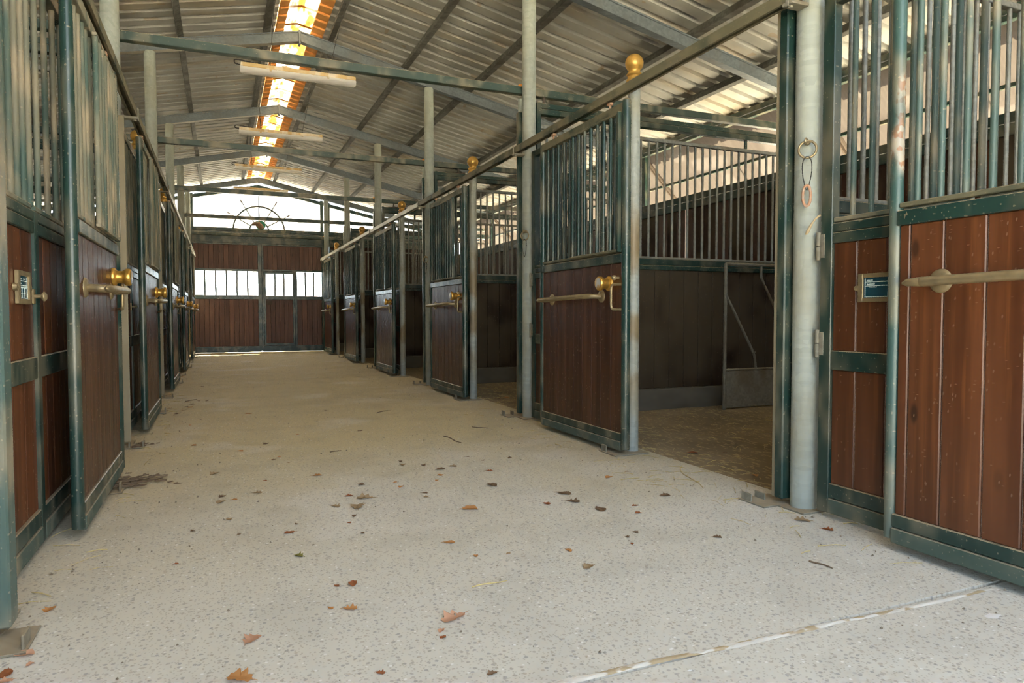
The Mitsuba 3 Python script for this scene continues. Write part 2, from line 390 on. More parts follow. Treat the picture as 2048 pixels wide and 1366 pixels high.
put('floor', 'joint_filler', P((jv, np.vstack([np.stack([r * 160 + jk, r * 160 + jk + 1, (r + 1) * 160 + jk + 1, (r + 1) * 160 + jk], 1) for r in range(4)])), 'm_mortar', True), label='crumbling pale mortar in the joint between two slabs')
for x0, x1 in ((2.52, XO + 0.1), (XW - 0.1, -0.80)):
    gx, gy = np.meshgrid(np.linspace(x0, x1, 60), np.linspace(YF, YG + 0.1, 320), indexing='ij')
    e = np.minimum(np.abs(gx - 2.52), np.abs(gx + 0.80))
    gz = -0.004 + np.clip(e / 0.3, 0, 1) * (0.022 * meshkit.fbm(np.stack([gx * 3, gy * 3, gx * 0], -1), 3, 2) - 0.008)
    i, j = np.meshgrid(np.arange(59), np.arange(319), indexing='ij')
    q = i * 320 + j
    f = np.stack([q, q + 320, q + 321, q + 1], -1).reshape(-1, 4)
    put('floor', 'stall_ground', P((np.stack([gx, gy, gz], -1).reshape(-1, 3), f), 'm_stall_ground', True), label='brown trodden dirt floor of the stalls')
solo('yard', 'pale ground of the yard outside the barn', None, P(box(-90, -90, -0.30, 90, 90, -0.125, 0.01), 'm_yard'), kind='structure')

# ------------------------------------------------------------------ outer walls
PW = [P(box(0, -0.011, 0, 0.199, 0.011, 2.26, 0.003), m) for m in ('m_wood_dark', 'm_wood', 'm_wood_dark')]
PWB = P(box(0, -0.011, 0, 0.175, 0.011, 2.26, 0.003), 'm_wood')
for key, x, name in (('wall_right', XO, 'right'), ('wall_left', XW, 'left')):
    labels[key] = {'kind': 'structure', 'label': f'{name} outer wall of dark red boards in a green steel frame'}
    n = int((YG - YF) / 0.2)
    for i in range(n):
        y = YF + 0.05 + i * 0.2
        if key == 'wall_right' and any(abs(y - s) < 0.11 for s in (7.3, 4.15)):
            put(key, 'plank', PWB, T().translate([x, y + 0.022, 0.06]).rotate([0, 0, 1], 90))        # a board with a slit of daylight beside it
            continue
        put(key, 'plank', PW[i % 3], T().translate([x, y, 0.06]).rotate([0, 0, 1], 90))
    s = 1 if x > 0 else -1
    y0, y1 = YF, YG
    put(key, 'sill_rail', P(join(box(x - 0.04, y0, 2.325, x + 0.04, y1, 2.405), box(x - 0.045 * s, y0, 2.23, x - 0.012 * s, y1, 2.32)), 'm_green'))
    put(key, 'eave_rail', P(join(box(x - 0.03, y0, 3.10, x + 0.03, y1, 3.145), box(x - 0.04, y0, 3.152, x + 0.04, y1, 3.208)), 'm_green'))
    put(key, 'curb', P(box(x - 0.07, y0, 0, x + 0.03, y1, 0.17, 0.01), 'm_curb'))
    for k in range(-1, 6):
        put(key, 'post', P(box(x + 0.015 * s, Yk(k) - 0.045, 0, x + 0.09 * s, Yk(k) + 0.045, 3.10), 'm_green'))

AW = {}
for key, x, s, name in (('R', XO, 1, 'right'), ('L', XW, -1, 'left')):
    for k in range(-1, 5):
        ya, yb = Yk(k) + 0.001, Yk(k) + 2.999
        lab = f'translucent pinkish awning panel propped open over the {name} wall, {ORD[k + 1]} from the camera'
        t = thing('awning_panel', lab, 'awning', f'awning panels along the {name} wall')
        q = np.array([[x + 0.035 * s, ya, 3.135], [x + 0.035 * s, yb, 3.135], [x + 0.72 * s, yb, 2.41], [x + 0.72 * s, ya, 2.41]])
        d = (q[3] - q[0])
        put(t, 'sheet', P((q, np.array([[0, 1, 2, 3]])), 'm_awning'))
        m = q[0] + d * 0.55
        put(t, 'mid_rail', P(box(m[0] - 0.018 - 0.02 * s, ya, m[2] - 0.018, m[0] + 0.012 - 0.02 * s, yb, m[2] + 0.018), 'm_green'))
        for y in (ya, yb):
            put(t, 'edge_bar', P(tube([[q[0][0] - 0.012 * s, y + (0.024 if y == ya else -0.024), 3.11], [q[2][0] - 0.012 * s, y + (0.024 if y == ya else -0.024), 2.41]], 0.020, 6), 'm_clamp'))
        put(t, 'centre_bar', P(tube([[m[0] - 0.02 * s, (ya + yb) / 2, m[2]], [q[2][0] - 0.015 * s, (ya + yb) / 2, 2.41]], 0.006, 6), 'm_wire'))

# ------------------------------------------------------------------ far gable: frame, glazing, gate
labels['wall_far'] = {'kind': 'structure', 'label': 'far gable wall of red boards and dark green steel with tall glazing above'}
gz = lambda x: RZ - SL * abs(x - XM)
for x0, x1 in ((2.47, XO - 0.02), (XW + 0.02, -0.70)):
    put('wall_far', 'added_backing', P(box(x0, YG + 0.013, 0.07, x1, YG + 0.02, 2.60, 0.001), 'm_clamp'))  # unseen sheet added to stop daylight between the boards
    n = int((x1 - x0) / 0.15)
    for i in range(n):
        w = (x1 - x0) / n
        put('wall_far', 'plank', P(box(x0 + i * w + 0.002, YG - 0.012, 0.07, x0 + (i + 1) * w - 0.002, YG + 0.012, 2.60), ('m_wood', 'm_wood_dark')[i % 2]))
put('wall_far', 'lintel', P(join(box(XW, YG + 0.0, 2.58, XO, YG + 0.03, 2.95), box(XW, YG - 0.06, 2.60, XO, YG + 0.05, 2.69), box(XW, YG - 0.03, 2.69, XO, YG + 0.04, 2.80), box(XW, YG - 0.07, 2.80, XO, YG + 0.05, 2.86), box(XW, YG - 0.05, 2.875, XO, YG + 0.04, 2.95)), 'm_green'))  # first thin box is added backing against daylight between the bands
for x, w in ((XL + 0.06, 0.04), (XR - 0.07, 0.035), (XR + 0.09, 0.035), (XL - 0.09, 0.035), (XO - 0.03, 0.05), (XW + 0.03, 0.05)):
    put('wall_far', 'mullion', P(box(x - w, YG - 0.03, 2.95, x + w, YG + 0.03, gz(x) + 0.02), 'm_green'))
for s in (1, -1):
    e = np.array([[0, -0.03], [4.66, -0.03 - SL * 4.66], [4.66, 0.05 - SL * 4.66], [0, 0.05]])
    v = np.vstack([np.stack([XM + s * e[:, 0], np.full(4, y), RZ + e[:, 1] - 0.06], 1) for y in (YG - 0.03, YG + 0.03)])
    f = np.array([[0, 1, 2, 3], [7, 6, 5, 4], [0, 4, 5, 1], [3, 2, 6, 7], [1, 5, 6, 2], [0, 3, 7, 4]])
    put('wall_far', 'top_frame', P((v, f), 'm_green'))
for i, (x0, x1) in enumerate([(XL + 0.08, XR - 0.10), (XR + 0.12, XO - 0.06), (XW + 0.06, XL - 0.12)]):
    xs = [x0, x1] if not x0 < XM < x1 else [x0, XM, x1]
    v = np.array([[x, YG, 2.95] for x in xs] + [[x, YG, gz(x) - 0.02] for x in xs])
    n = len(xs)
    f = np.array([[j, j + 1, n + j + 1, n + j] for j in range(n - 1)])
    solo(f'window_{i + 1}', f'{("tall pane above the gate", "sloping pane right of the gate", "sloping pane left of the gate")[i]} in the far gable', None, P((v, f), 'm_glaze'), kind='structure')

for x, nm in ((XL + 0.045, 'left'), (XR - 0.045, 'right')):
    solo('gate_post', f'dark green steel post at the {nm} side of the far gate', 'gate post', P(box(x - 0.03, YG - 0.125, 0, x + 0.03, YG - 0.072, 2.95), 'm_green'))
GW = [P(box(0, -0.012 + 0.002 * j, 0, 0.104, 0.012, 1, 0.003), ('m_wood_gate', 'm_wood_gate_b', 'm_wood_gate')[j]) for j in range(3)]


def gate_boards(t, x0, x1, z0, z1, c=0):
    n = max(1, round((x1 - x0) / 0.108))
    w = (x1 - x0) / n
    put(t, 'added_backing', P(box(x0, YG - 0.004, z0, x1, YG + 0.002, z1, 0.001), 'm_clamp'))  # unseen dark sheet added so no daylight passes the board gaps
    for i in range(n):
        put(t, 'plank', GW[(i * 7 + c) % 3], T().translate([x0 + i * w + 0.003, YG - 0.02, z0]).scale([(w - 0.006) / 0.104, 1, z1 - z0]))


def gate_panes(t, x0, x1, z0, z1, n):
    w = (x1 - x0) / n
    for i in range(n):
        put(t, 'pane', P((np.array([[x0 + i * w, YG - 0.02, z0], [x0 + (i + 1) * w, YG - 0.02, z0], [x0 + (i + 1) * w, YG - 0.02, z1], [x0 + i * w, YG - 0.02, z1]]), np.array([[0, 1, 2, 3]])), 'm_glass'))
        if i:
            put(t, 'glazing_bar', P(box(x0 + i * w - 0.016, YG - 0.045, z0, x0 + i * w + 0.016, YG + 0.005, z1), 'm_green'))


g1 = thing('stable_gate', 'left leaf of the tall red board gate with six panes in a row', 'gate', 'the two halves of the far gate')
GX0, GM, GX1 = XL + 0.03, 0.93, XR - 0.03
fr = [(GX0, 0.009, GM - 0.03, 0.15), (GX0, 1.27, GM - 0.03, 1.36), (GX0, 1.935, GM - 0.03, 1.985), (GX0, 2.56, GM - 0.03, 2.60), (GX0, 0.05, GX0 + 0.06, 2.60), (GM - 0.085, 0.05, GM - 0.005, 2.60)]
put(g1, 'frame', P(join(*[box(a, YG - 0.05, b, c, YG + 0.01, d) for a, b, c, d in fr]), 'm_green'))
gate_boards(g1, GX0 + 0.06, GM - 0.085, 0.15, 1.28)
gate_boards(g1, GX0 + 0.06, GM - 0.085, 1.98, 2.57, 1)
gate_panes(g1, GX0 + 0.06, GM - 0.085, 1.36, 1.935, 6)
g2 = thing('stable_gate', 'right leaf of the tall red board gate, with a wicket door in it', 'gate', 'the two halves of the far gate')
fr = [(GM + 0.005, 0.009, GX1, 0.15), (1.70, 1.27, GX1, 1.35), (GM + 0.005, 1.95, GX1, 1.99), (GM + 0.005, 2.56, GX1, 2.60), (GX1 - 0.06, 0.05, GX1, 2.60), (GM + 0.005, 0.05, GM + 0.04, 2.60), (1.685, 0.05, 1.74, 1.97)]
put(g2, 'frame', P(join(*[box(a, YG - 0.05, b, c, YG + 0.01, d) for a, b, c, d in fr]), 'm_green'))
gate_boards(g2, 1.74, GX1 - 0.06, 0.15, 1.28)
gate_boards(g2, GM + 0.04, GX1 - 0.06, 1.98, 2.57, 2)
gate_panes(g2, 1.74, GX1 - 0.06, 1.35, 1.94, 3)
put(g2, 'added_strip', P(box(GM - 0.03, YG + 0.012, 0.03, GM + 0.05, YG + 0.022, 2.60), 'm_green'))  # added behind the meeting edge to close off the daylight
put(g2, 'added_stop', P(join(*[box(a, YG + 0.004, b, c, YG + 0.014, d) for a, b, c, d in [(GM + 0.0, 0.12, 1.74, 0.20), (GM + 0.0, 1.90, 1.74, 1.97), (GM + 0.03, 0.12, GM + 0.075, 1.95), (1.66, 0.12, 1.71, 1.95), (GM + 0.03, 1.26, 1.71, 1.355)]]), 'm_green'))  # added behind the wicket to block daylight around its edges
wd = put(g2, 'wicket_door', P(join(*[box(a, YG - 0.06, b, c, YG + 0.0, d) for a, b, c, d in [(GM + 0.045, 0.16, 1.68, 0.21), (GM + 0.045, 1.27, 1.68, 1.35), (GM + 0.045, 1.89, 1.68, 1.94), (GM + 0.045, 0.16, GM + 0.09, 1.94), (1.64, 0.16, 1.68, 1.94)]]), 'm_green'), label='narrow wicket door set into the gate')
gate_boards(wd, GM + 0.09, 1.64, 0.21, 1.28, 1)
gate_panes(wd, GM + 0.09, 1.64, 1.35, 1.89, 3)
put(wd, 'lock', P(box(GM + 0.095, YG - 0.09, 1.14, GM + 0.22, YG - 0.055, 1.24, 0.006), 'm_clamp'))

# half wheel ornament above the gate
wo = thing('wheel_ornament', 'half wheel ornament of green iron rings and spokes above the far gate', 'ornament')
wc = np.array([0.885, YG - 0.092, 2.90])
put(wo, 'outer_rim', P(ring(wc, 0.575, 0.018, 'y', 40, 0, np.pi), 'm_green', True))
put(wo, 'inner_rim', P(ring(wc, 0.215, 0.017, 'y', 28, 0, np.pi), 'm_green', True))
put(wo, 'base_bar', P(box(0.27, YG - 0.112, 2.862, 1.50, YG - 0.0715, 2.915), 'm_green_beam'))
for a in (30, 60, 90, 120, 150):
    c, s = math.cos(math.radians(a)), math.sin(math.radians(a))
    sp = put(wo, 'spoke', P(tube([wc + np.array([c, 0, s]) * r for r in (0.21, 0.58, 0.80)], [0.013, 0.012, 0.006], 6), 'm_green'))
    put(sp, 'spear_tip', P(tube([wc + np.array([c, 0, s]) * r for r in (0.72, 0.76, 0.84)], [0.006, 0.019, 0.003], 6), 'm_clamp'))
no = thing('carved_head', 'small brown snouted head on a green disc inside the half wheel', 'ornament')
put(no, 'disc', P(lathe([(0, 0), (0.11, 0), (0.11, 0.012), (0, 0.012)], 20, 'y', (0.92, YG - 0.112, 3.03)), 'm_mossgreen'))
put(no, 'head', P(tube([[0.95, YG - 0.17, 2.94], [0.91, YG - 0.17, 3.0], [0.86, YG - 0.18, 3.05], [0.80, YG - 0.18, 3.045], [0.72, YG - 0.18, 3.03]], [0.05, 0.065, 0.06, 0.04, 0.03], 10), 'm_carved', True))
put(no, 'ear', P(tube([[0.88, YG - 0.17, 3.09], [0.89, YG - 0.17, 3.14]], [0.02, 0.004], 6), 'm_carved'))

# front end of the barn around the entrance, behind the camera
labels['wall_front'] = {'kind': 'structure', 'label': 'front ends of the stall rows beside the open entrance'}
for x0, x1 in ((XR + 0.06, XO), (XW, XL - 0.06)):
    n = int((x1 - x0) / 0.2)
    for i in range(n):
        put('wall_front', 'plank', P(box(x0 + i * 0.2 + 0.002, YF - 0.012, 0.02, x0 + i * 0.2 + 0.198, YF + 0.012, 2.9), 'm_wood'))

# ------------------------------------------------------------------ roof: corrugated sheets, ridge skylight, purlins, rafters
labels['ceiling'] = {'kind': 'structure', 'label': 'pitched roof of pale corrugated metal sheets seen from below'}


def rib_sheet(s, x0, x1, y0, n=5, pitch=0.2):
    ys, hs = [], []
    for i in range(n):
        ys += [i * pitch, i * pitch + 0.135, i * pitch + 0.148, i * pitch + 0.187]
        hs += [0.0, 0.0, 0.042, 0.042]
    ys.append(n * pitch)
    hs.append(0.0)
    ys, hs = np.array(ys), np.array(hs)
    m = len(ys)
    v = np.vstack([np.stack([np.full(m, XM + s * x), y0 + ys, RZ + 0.205 - SL * x + hs + 0.0025 * (ys == 0) ], 1) for x in (x0, x1)])
    k = np.arange(m - 1)
    f = np.stack([k, m + k, m + k + 1, k + 1], 1)
    return v, f


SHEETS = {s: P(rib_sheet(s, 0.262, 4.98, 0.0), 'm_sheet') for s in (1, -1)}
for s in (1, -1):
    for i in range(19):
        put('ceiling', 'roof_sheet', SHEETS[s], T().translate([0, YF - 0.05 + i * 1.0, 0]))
sk = thing('ridge_skylight', 'bright dirty translucent skylight running along the roof ridge', 'skylight')
for i in range(19):
    y0, y1 = YF - 0.05 + i * 1.0, YF + i * 1.0 + 1.0
    v = np.array([[XM + x, y, RZ + 0.30 - SL * abs(x) - 0.01 * (y == y1)] for y in (y0, y1) for x in (-0.34, -0.12, 0, 0.12, 0.34)])
    f = np.array([[j, j + 1, j + 6, j + 5] for j in range(4)])
    put(sk, 'cap_sheet', P((v, f), 'm_skylight'))
    put(sk, 'strap', P(join(*[box(0, -0.02, 0, 0.35, 0.02, 0.006, 0.001)]), 'm_strap'), T().translate([XM, y0 + 0.5, RZ + 0.280]).rotate([0, 1, 0], math.degrees(math.atan(SL))))
    put(sk, 'strap', P(join(*[box(-0.35, -0.02, 0, 0, 0.02, 0.006, 0.001)]), 'm_strap'), T().translate([XM, y0 + 0.5, RZ + 0.280]).rotate([0, 1, 0], -math.degrees(math.atan(SL))))
RIB_END_L = P(box(-0.050, -0.094, -0.016, 0.044, 0.094, 0.020, 0.012), 'm_rib_end_lit')
RIB_END = P(box(-0.070, -0.094, -0.016, 0.070, 0.094, 0.020, 0.012), 'm_rib_end_lit')
for s in (1, -1):
    for i in range(94):
        put(sk, 'lit_rib_end', RIB_END if s > 0 else RIB_END_L, T().translate([XM + s * 0.205, YF + 0.03 + i * 0.2, RZ + 0.200 - SL * 0.205]).rotate([0, 1, 0], s * 12).rotate([1, 0, 0], 5))  # blocks stand for sheet rib ends, skylight orange painted on


def rafter(y):
    out = []
    for s in (1, -1):
        for (z0, z1, hw) in ((0.0, 0.014, 0.042), (0.106, 0.12, 0.042), (0.01, 0.11, 0.03)):
            e = [(0, z0), (4.62, z0 - SL * 4.62), (4.62, z1 - SL * 4.62), (0, z1)]
            v = np.array([[XM + s * a, yy, RZ + b] for yy in (y - hw, y + hw) for a, b in e])
            f = np.array([[0, 1, 2, 3], [7, 6, 5, 4], [0, 4, 5, 1], [3, 2, 6, 7], [1, 5, 6, 2], [0, 3, 7, 4]])
            out.append((v, f))
    return join(*out)


for k in range(-1, 6):
    t = thing('roof_rafter', f'grey galvanised steel rafter pair under the roof, {ORD[5 - k]} from the far gable', 'roof beam', 'steel rafters under the roof')
    put(t, 'beam', P(rafter(Yk(k)), 'm_rafter'))
    put(t, 'ridge_plate', P(box(XM - 0.012, Yk(k) - 0.052, RZ - 0.03, XM + 0.012, Yk(k) + 0.052, RZ + 0.125), 'm_rafter'))
PURL = {}
for s, nm in ((1, 'right'), (-1, 'left')):
    for i, dx in enumerate((0.345, 1.23, 2.05, 3.20, 4.05)):
        z = RZ + 0.12 - SL * dx
        t = thing('roof_purlin', f'dark grey steel purlin on the {nm} roof slope, {ORD[i]} from the ridge', 'roof beam', 'steel purlins along the roof')
        put(t, 'beam', P(box(-0.03, YF - 0.05, 0.004, 0.03, YG + 0.25, 0.078), 'm_purlin'), T().translate([XM + s * dx, 0, z]).rotate([0, 1, 0], s * 12.1))
        for k in range(-1, 6):
            put(t, 'cleat', P(box(0.034, -0.03, -0.002, 0.085, 0.03, 0.004, 0.001), 'm_rafter'), T().translate([XM + s * dx, Yk(k), z]).rotate([0, 1, 0], s * 12.1))

# ------------------------------------------------------------------ columns and cross beams
for side, x, nm in (('R', XR, 'right'), ('L', XL, 'left')):
    for k in range(-1, 6):
        top = RZ - SL * abs(x - XM)
        t = thing('steel_column', f'round galvanised steel column of the {nm} stall row, {ORD[k + 1]} from the entrance', 'column', 'round steel columns beside the aisle')
        put(t, 'shaft', P(tube([[x, Yk(k), 0.006], [x, Yk(k), top]], 0.0575, 20), 'm_galv', 30))
        put(t, 'foot_plate', P(box(x - 0.09, Yk(k) - 0.09, -0.002, x + 0.09, Yk(k) + 0.09, 0.009, 0.002), 'm_feed'))
for k in range(0, 6):
    t = thing('cross_beam', f'dusty green steel beam crossing above the aisle, {ORD[k]} from the camera', 'beam', 'green cross beams over the aisle')
    put(t, 'tube', P(box(XW + 0.05, Yk(k) + 0.062, 2.748, XO - 0.03, Yk(k) + 0.125, 2.812, 0.004), 'm_green_beam'))
    for x in (XL + 0.012, XR - 0.03):
        put(t, 'cap', P(lathe([(0.036, 0), (0.036, 0.008), (0.026, 0.022), (0, 0.026)], 14, 'z', (x, Yk(k) + 0.094, 2.811)), 'm_orange', 40), label='orange plastic cap')

# ------------------------------------------------------------------ stall partitions
PP = {}
PPX = 0.165
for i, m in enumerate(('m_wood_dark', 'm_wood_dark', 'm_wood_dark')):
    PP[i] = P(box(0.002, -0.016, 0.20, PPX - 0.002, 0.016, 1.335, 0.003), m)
PCURB = P(box(0.09, -0.05, -0.01, 3.10, 0.05, 0.195, 0.008), 'm_curb')
PR1 = P(join(box(0.07, -0.028, 1.335, 3.10, 0.028, 1.392), box(0.07, -0.034, 1.29, 3.10, 0.034, 1.331)), 'm_green')
PR2 = P(box(0.07, -0.02, 1.394, 3.10, 0.02, 1.41), 'm_galv_bar')
PR3 = P(box(0.07, -0.018, 2.455, 3.10, 0.018, 2.487), 'm_galv_bar')
PR4 = P(join(box(0.07, -0.032, 2.57, 3.10, 0.032, 2.617), box(0.07, -0.025, 2.622, 3.10, 0.025, 2.665)), 'm_green')
PSUP = P(join(box(0.6, -0.01, 2.487, 0.63, 0.01, 2.57), box(2.3, -0.01, 2.487, 2.33, 0.01, 2.57)), 'm_green')
PBAR = P(tube([[0, 0, 1.405], [0, 0, 2.46]], 0.0115, 8, False), 'm_galv_bar', True)
PEND = P(box(0.062, -0.03, 0.0, 0.098, 0.03, 2.67, 0.003), 'm_green')
for side, nm, ks in (('R', 'right', range(0, 6)), ('L', 'left', range(0, 6))):
    for k in ks:
        # in the partition's own frame: x runs from the column to the outer wall
        B = T().translate([XR, Yk(k), 0]) if side == 'R' else T().translate([XL, Yk(k), 0]).rotate([0, 0, 1], 180)
        t = thing('stall_partition', f'dark boarded partition with steel bars above between {nm} stalls, {ORD[k]} from the camera', 'partition', 'partitions between the stalls')
        put(t, 'end_post', PEND, B)
        put(t, 'curb', PCURB, B, 'grimy concrete curb')
        for i in range(18):
            put(t, 'plank', PP[i % 3], B @ T().translate([0.105 + i * PPX, 0, 0]))
        put(t, 'board_rail', PR1, B)
        put(t, 'bar_foot', PR2, B)
        put(t, 'bar_head', PR3, B)
        put(t, 'top_rail', PR4, B)
        put(t, 'hanger', PSUP, B)
        for i in range(34):
            put(t, 'bar', PBAR, B @ T().translate([0.165 + i * 0.0862, 0, 0]))

# ------------------------------------------------------------------ fixed front panels beside each door (u from the column)
U0, U1, U2, U3 = 0.095, 0.155, 0.715, 0.768
UE = 1.53


def panel_parts(mats):
    wa, wb, gr, barm = mats
    d = {}
    d['stile'] = [P(box(a, -0.022, 0.02, b, 0.022, 2.23), gr) for a, b in ((U0, U1), (UE - 0.05, UE))] + [P(box(U2, -0.022, 0.02, U3, 0.022, 1.262), gr)]
    rails = [ (1.178, 1.222), (1.225, 1.262), (0.640, 0.722), (0.088, 0.150)]
    d['rail'] = [P(join(box(U1, -0.02, a, U2, 0.02, b), box(U3, -0.02, a, UE - 0.05, 0.02, b)), gr) for a, b in rails]
    d['rail'].append(P(box(U1, -0.02, 2.18, UE - 0.05, 0.02, 2.23), gr))
    d['kick_plate'] = [P(join(box(U1, -0.024, 0.022, U2, 0.02, 0.085), box(U3, -0.024, 0.022, UE - 0.05, 0.02, 0.085)), 'm_green_kick')]
    d['sill_rail'] = [P(join(box(U1, -0.014, 1.268, U2, 0.016, 1.286), box(U3, -0.014, 1.268, UE - 0.05, 0.016, 1.286)), 'm_green_dusty')]
    d['plank'] = []
    for a, b, n in ((U1, U2, 4), (U3, UE - 0.05, 6)):
        ed = [a, 0.272, 0.41, 0.56, b] if n == 4 else [a + i * (b - a) / n for i in range(n + 1)]
        for i in range(n):
            for z0, z1 in ((0.15, 0.640), (0.722, 1.178)):
                d['plank'].append(P(box(ed[i] + 0.002, -0.010, z0, ed[i + 1] - 0.002, 0.012, z1, 0.004), (wa, wb, wa)[(i + int(z0 > 0.5)) % 3]))
    d['bar'] = [P(tube([[u, 0, 1.284], [u, 0, 2.185]], 0.0115, 8, False), barm, True) for u in list(np.arange(U1 + 0.085, U3, 0.0865)) + list(np.arange(U3 + 0.12, UE - 0.07, 0.16))]
    d['tongue'] = [P(box(p - 0.0035, -0.004, z0, p + 0.0035, 0.004, z1, 0.001), 'm_tongue') for p in (0.272, 0.41, 0.56) for z0, z1 in ((0.15, 0.64), (0.722, 1.178))]
    return d


PANELS = {'plain': panel_parts(('m_wood', 'm_wood_b', 'm_green', 'm_green')), 'warm': panel_parts(('m_wood_warm', 'm_wood_warm', 'm_green', 'm_green_dusty_lit')), 'left': panel_parts(('m_wood_warm', 'm_wood_b', 'm_green', 'm_green_dusty'))}
HINGE = P(join(tube([[0.088, -0.026, -0.06], [0.088, -0.026, -0.002]], 0.0095, 10), tube([[0.088, -0.026, 0.002], [0.088, -0.026, 0.06]], 0.0095, 10), box(0.088, -0.026, -0.05, 0.12, -0.022, 0.05, 0.001)), 'm_feed', 40)
PLF = P(join(box(-0.068, -0.014, -0.066, -0.048, 0.0, 0.066), box(0.048, -0.014, -0.066, 0.068, 0.0, 0.066), box(-0.05, -0.014, 0.046, 0.05, 0.0, 0.066), box(-0.05, -0.014, -0.066, 0.05, 0.0, -0.046), lathe([(0, 0), (0.016, 0), (0.012, 0.012), (0, 0.014)], 12, 'y', (-0.073, 0, 0)), lathe([(0, 0), (0.016, 0), (0.012, 0.012), (0, 0.014)], 12, 'y', (0.073, 0, 0))), 'm_dull_brass')
PLC = P(box(-0.049, -0.007, -0.047, 0.049, 0.0, 0.047, 0.001), 'm_plate')


def strip(a, b, z0, z1):
    return box(a, -0.0085, z0, b, -0.006, z1, 0.0004)


PL_BORDER = P(join(strip(-0.044, 0.044, -0.044, -0.0405), strip(-0.044, -0.041, -0.0405, 0.044), strip(0.041, 0.044, -0.0405, 0.044)), 'm_print')
PL_LINES = P(join(strip(-0.041, 0.041, 0.024, 0.028), strip(-0.041, 0.041, 0.006, 0.010)), 'm_print')
PL_WORDS_A = P(join(strip(-0.036, -0.014, 0.031, 0.036), strip(-0.036, -0.006, 0.013, 0.0185), strip(-0.026, 0.002, 0.0, 0.004)), 'm_print')
PL_WORDS_B = P(join(strip(-0.038, -0.018, 0.031, 0.036), strip(0.004, 0.022, 0.031, 0.036), strip(-0.038, -0.02, 0.013, 0.0185), *[strip(a - 0.007, a + 0.007, -0.003, 0.003) for a in (-0.028, 0.0, 0.028)], *[strip(a - 0.001, a + 0.001, -0.040, 0.004) for a in (-0.014, 0.014)], strip(-0.04, 0.04, -0.026, -0.0235)), 'm_print')
LATCH = P(join(box(-0.016, -0.012, -0.03, 0.016, 0, 0.03, 0.005), tube([[0, -0.01, 0], [0, -0.05, 0]], 0.008, 10), lathe([(0, 0), (0.012, 0.002), (0.02, 0.012), (0.02, 0.02), (0.012, 0.03), (0, 0.033)], 16, 'y', (0, -0.045, 0))), 'm_dull_brass', 40)


def panel(side, k, style, lab, plaque=None):
    B = unit(side, k)
    t = thing('stall_panel', lab, 'stall front', 'fixed stall fronts beside the doors')
    d = PANELS[style]
    for part in ('stile', 'rail', 'kick_plate', 'sill_rail', 'plank', 'bar') + (('tongue',) if style == 'warm' else ()):
        for ply in d[part]:
            put(t, part, ply, B)
    for z in (0.86, 1.17):
        put(t, 'hinge', HINGE, B @ T().translate([0, 0, z - (0.11 if z < 1 else 0.0)]))
    if plaque:
        u, z, words = plaque
        A = B @ T().translate([u, -0.011, z]).scale([1.22, 1, 0.87])
        q = put(t, 'name_plate', PLF, A, 'brass frame holding a dark blue-green card with white lines')
        put(q, 'card', PLC, A)
        put(q, 'border', PL_BORDER, A)
        put(q, 'rule', PL_LINES, A)
        put(q, 'lettering', words, A)
    if side == 'L':
        put(t, 'latch', LATCH, B @ T().translate([0.70, -0.012, 0.945]).scale([0.9, 0.6, 0.9]), 'brass ball latch')


for k in range(0, 6):
    panel('R', k, 'warm' if k == 0 else 'plain', f'green framed board and bar stall front hinged to a right column, {ORD[k]} from the camera', (0.372, 0.983, P(join(strip(-0.036, -0.014, 0.031, 0.036), strip(-0.036, -0.006, 0.013, 0.0185), strip(-0.026, 0.002, 0.0, 0.004)), 'm_print')) if k == 0 else None)
for k in range(0, 5):
    panel('L', k, 'left', f'green framed board and bar stall front hinged to a left column, {ORD[k]} from the camera', (0.545, 0.972, PL_WORDS_B) if k == 0 else None)

# ------------------------------------------------------------------ sliding doors (u from the door's left edge seen from the aisle)
DW = 1.22


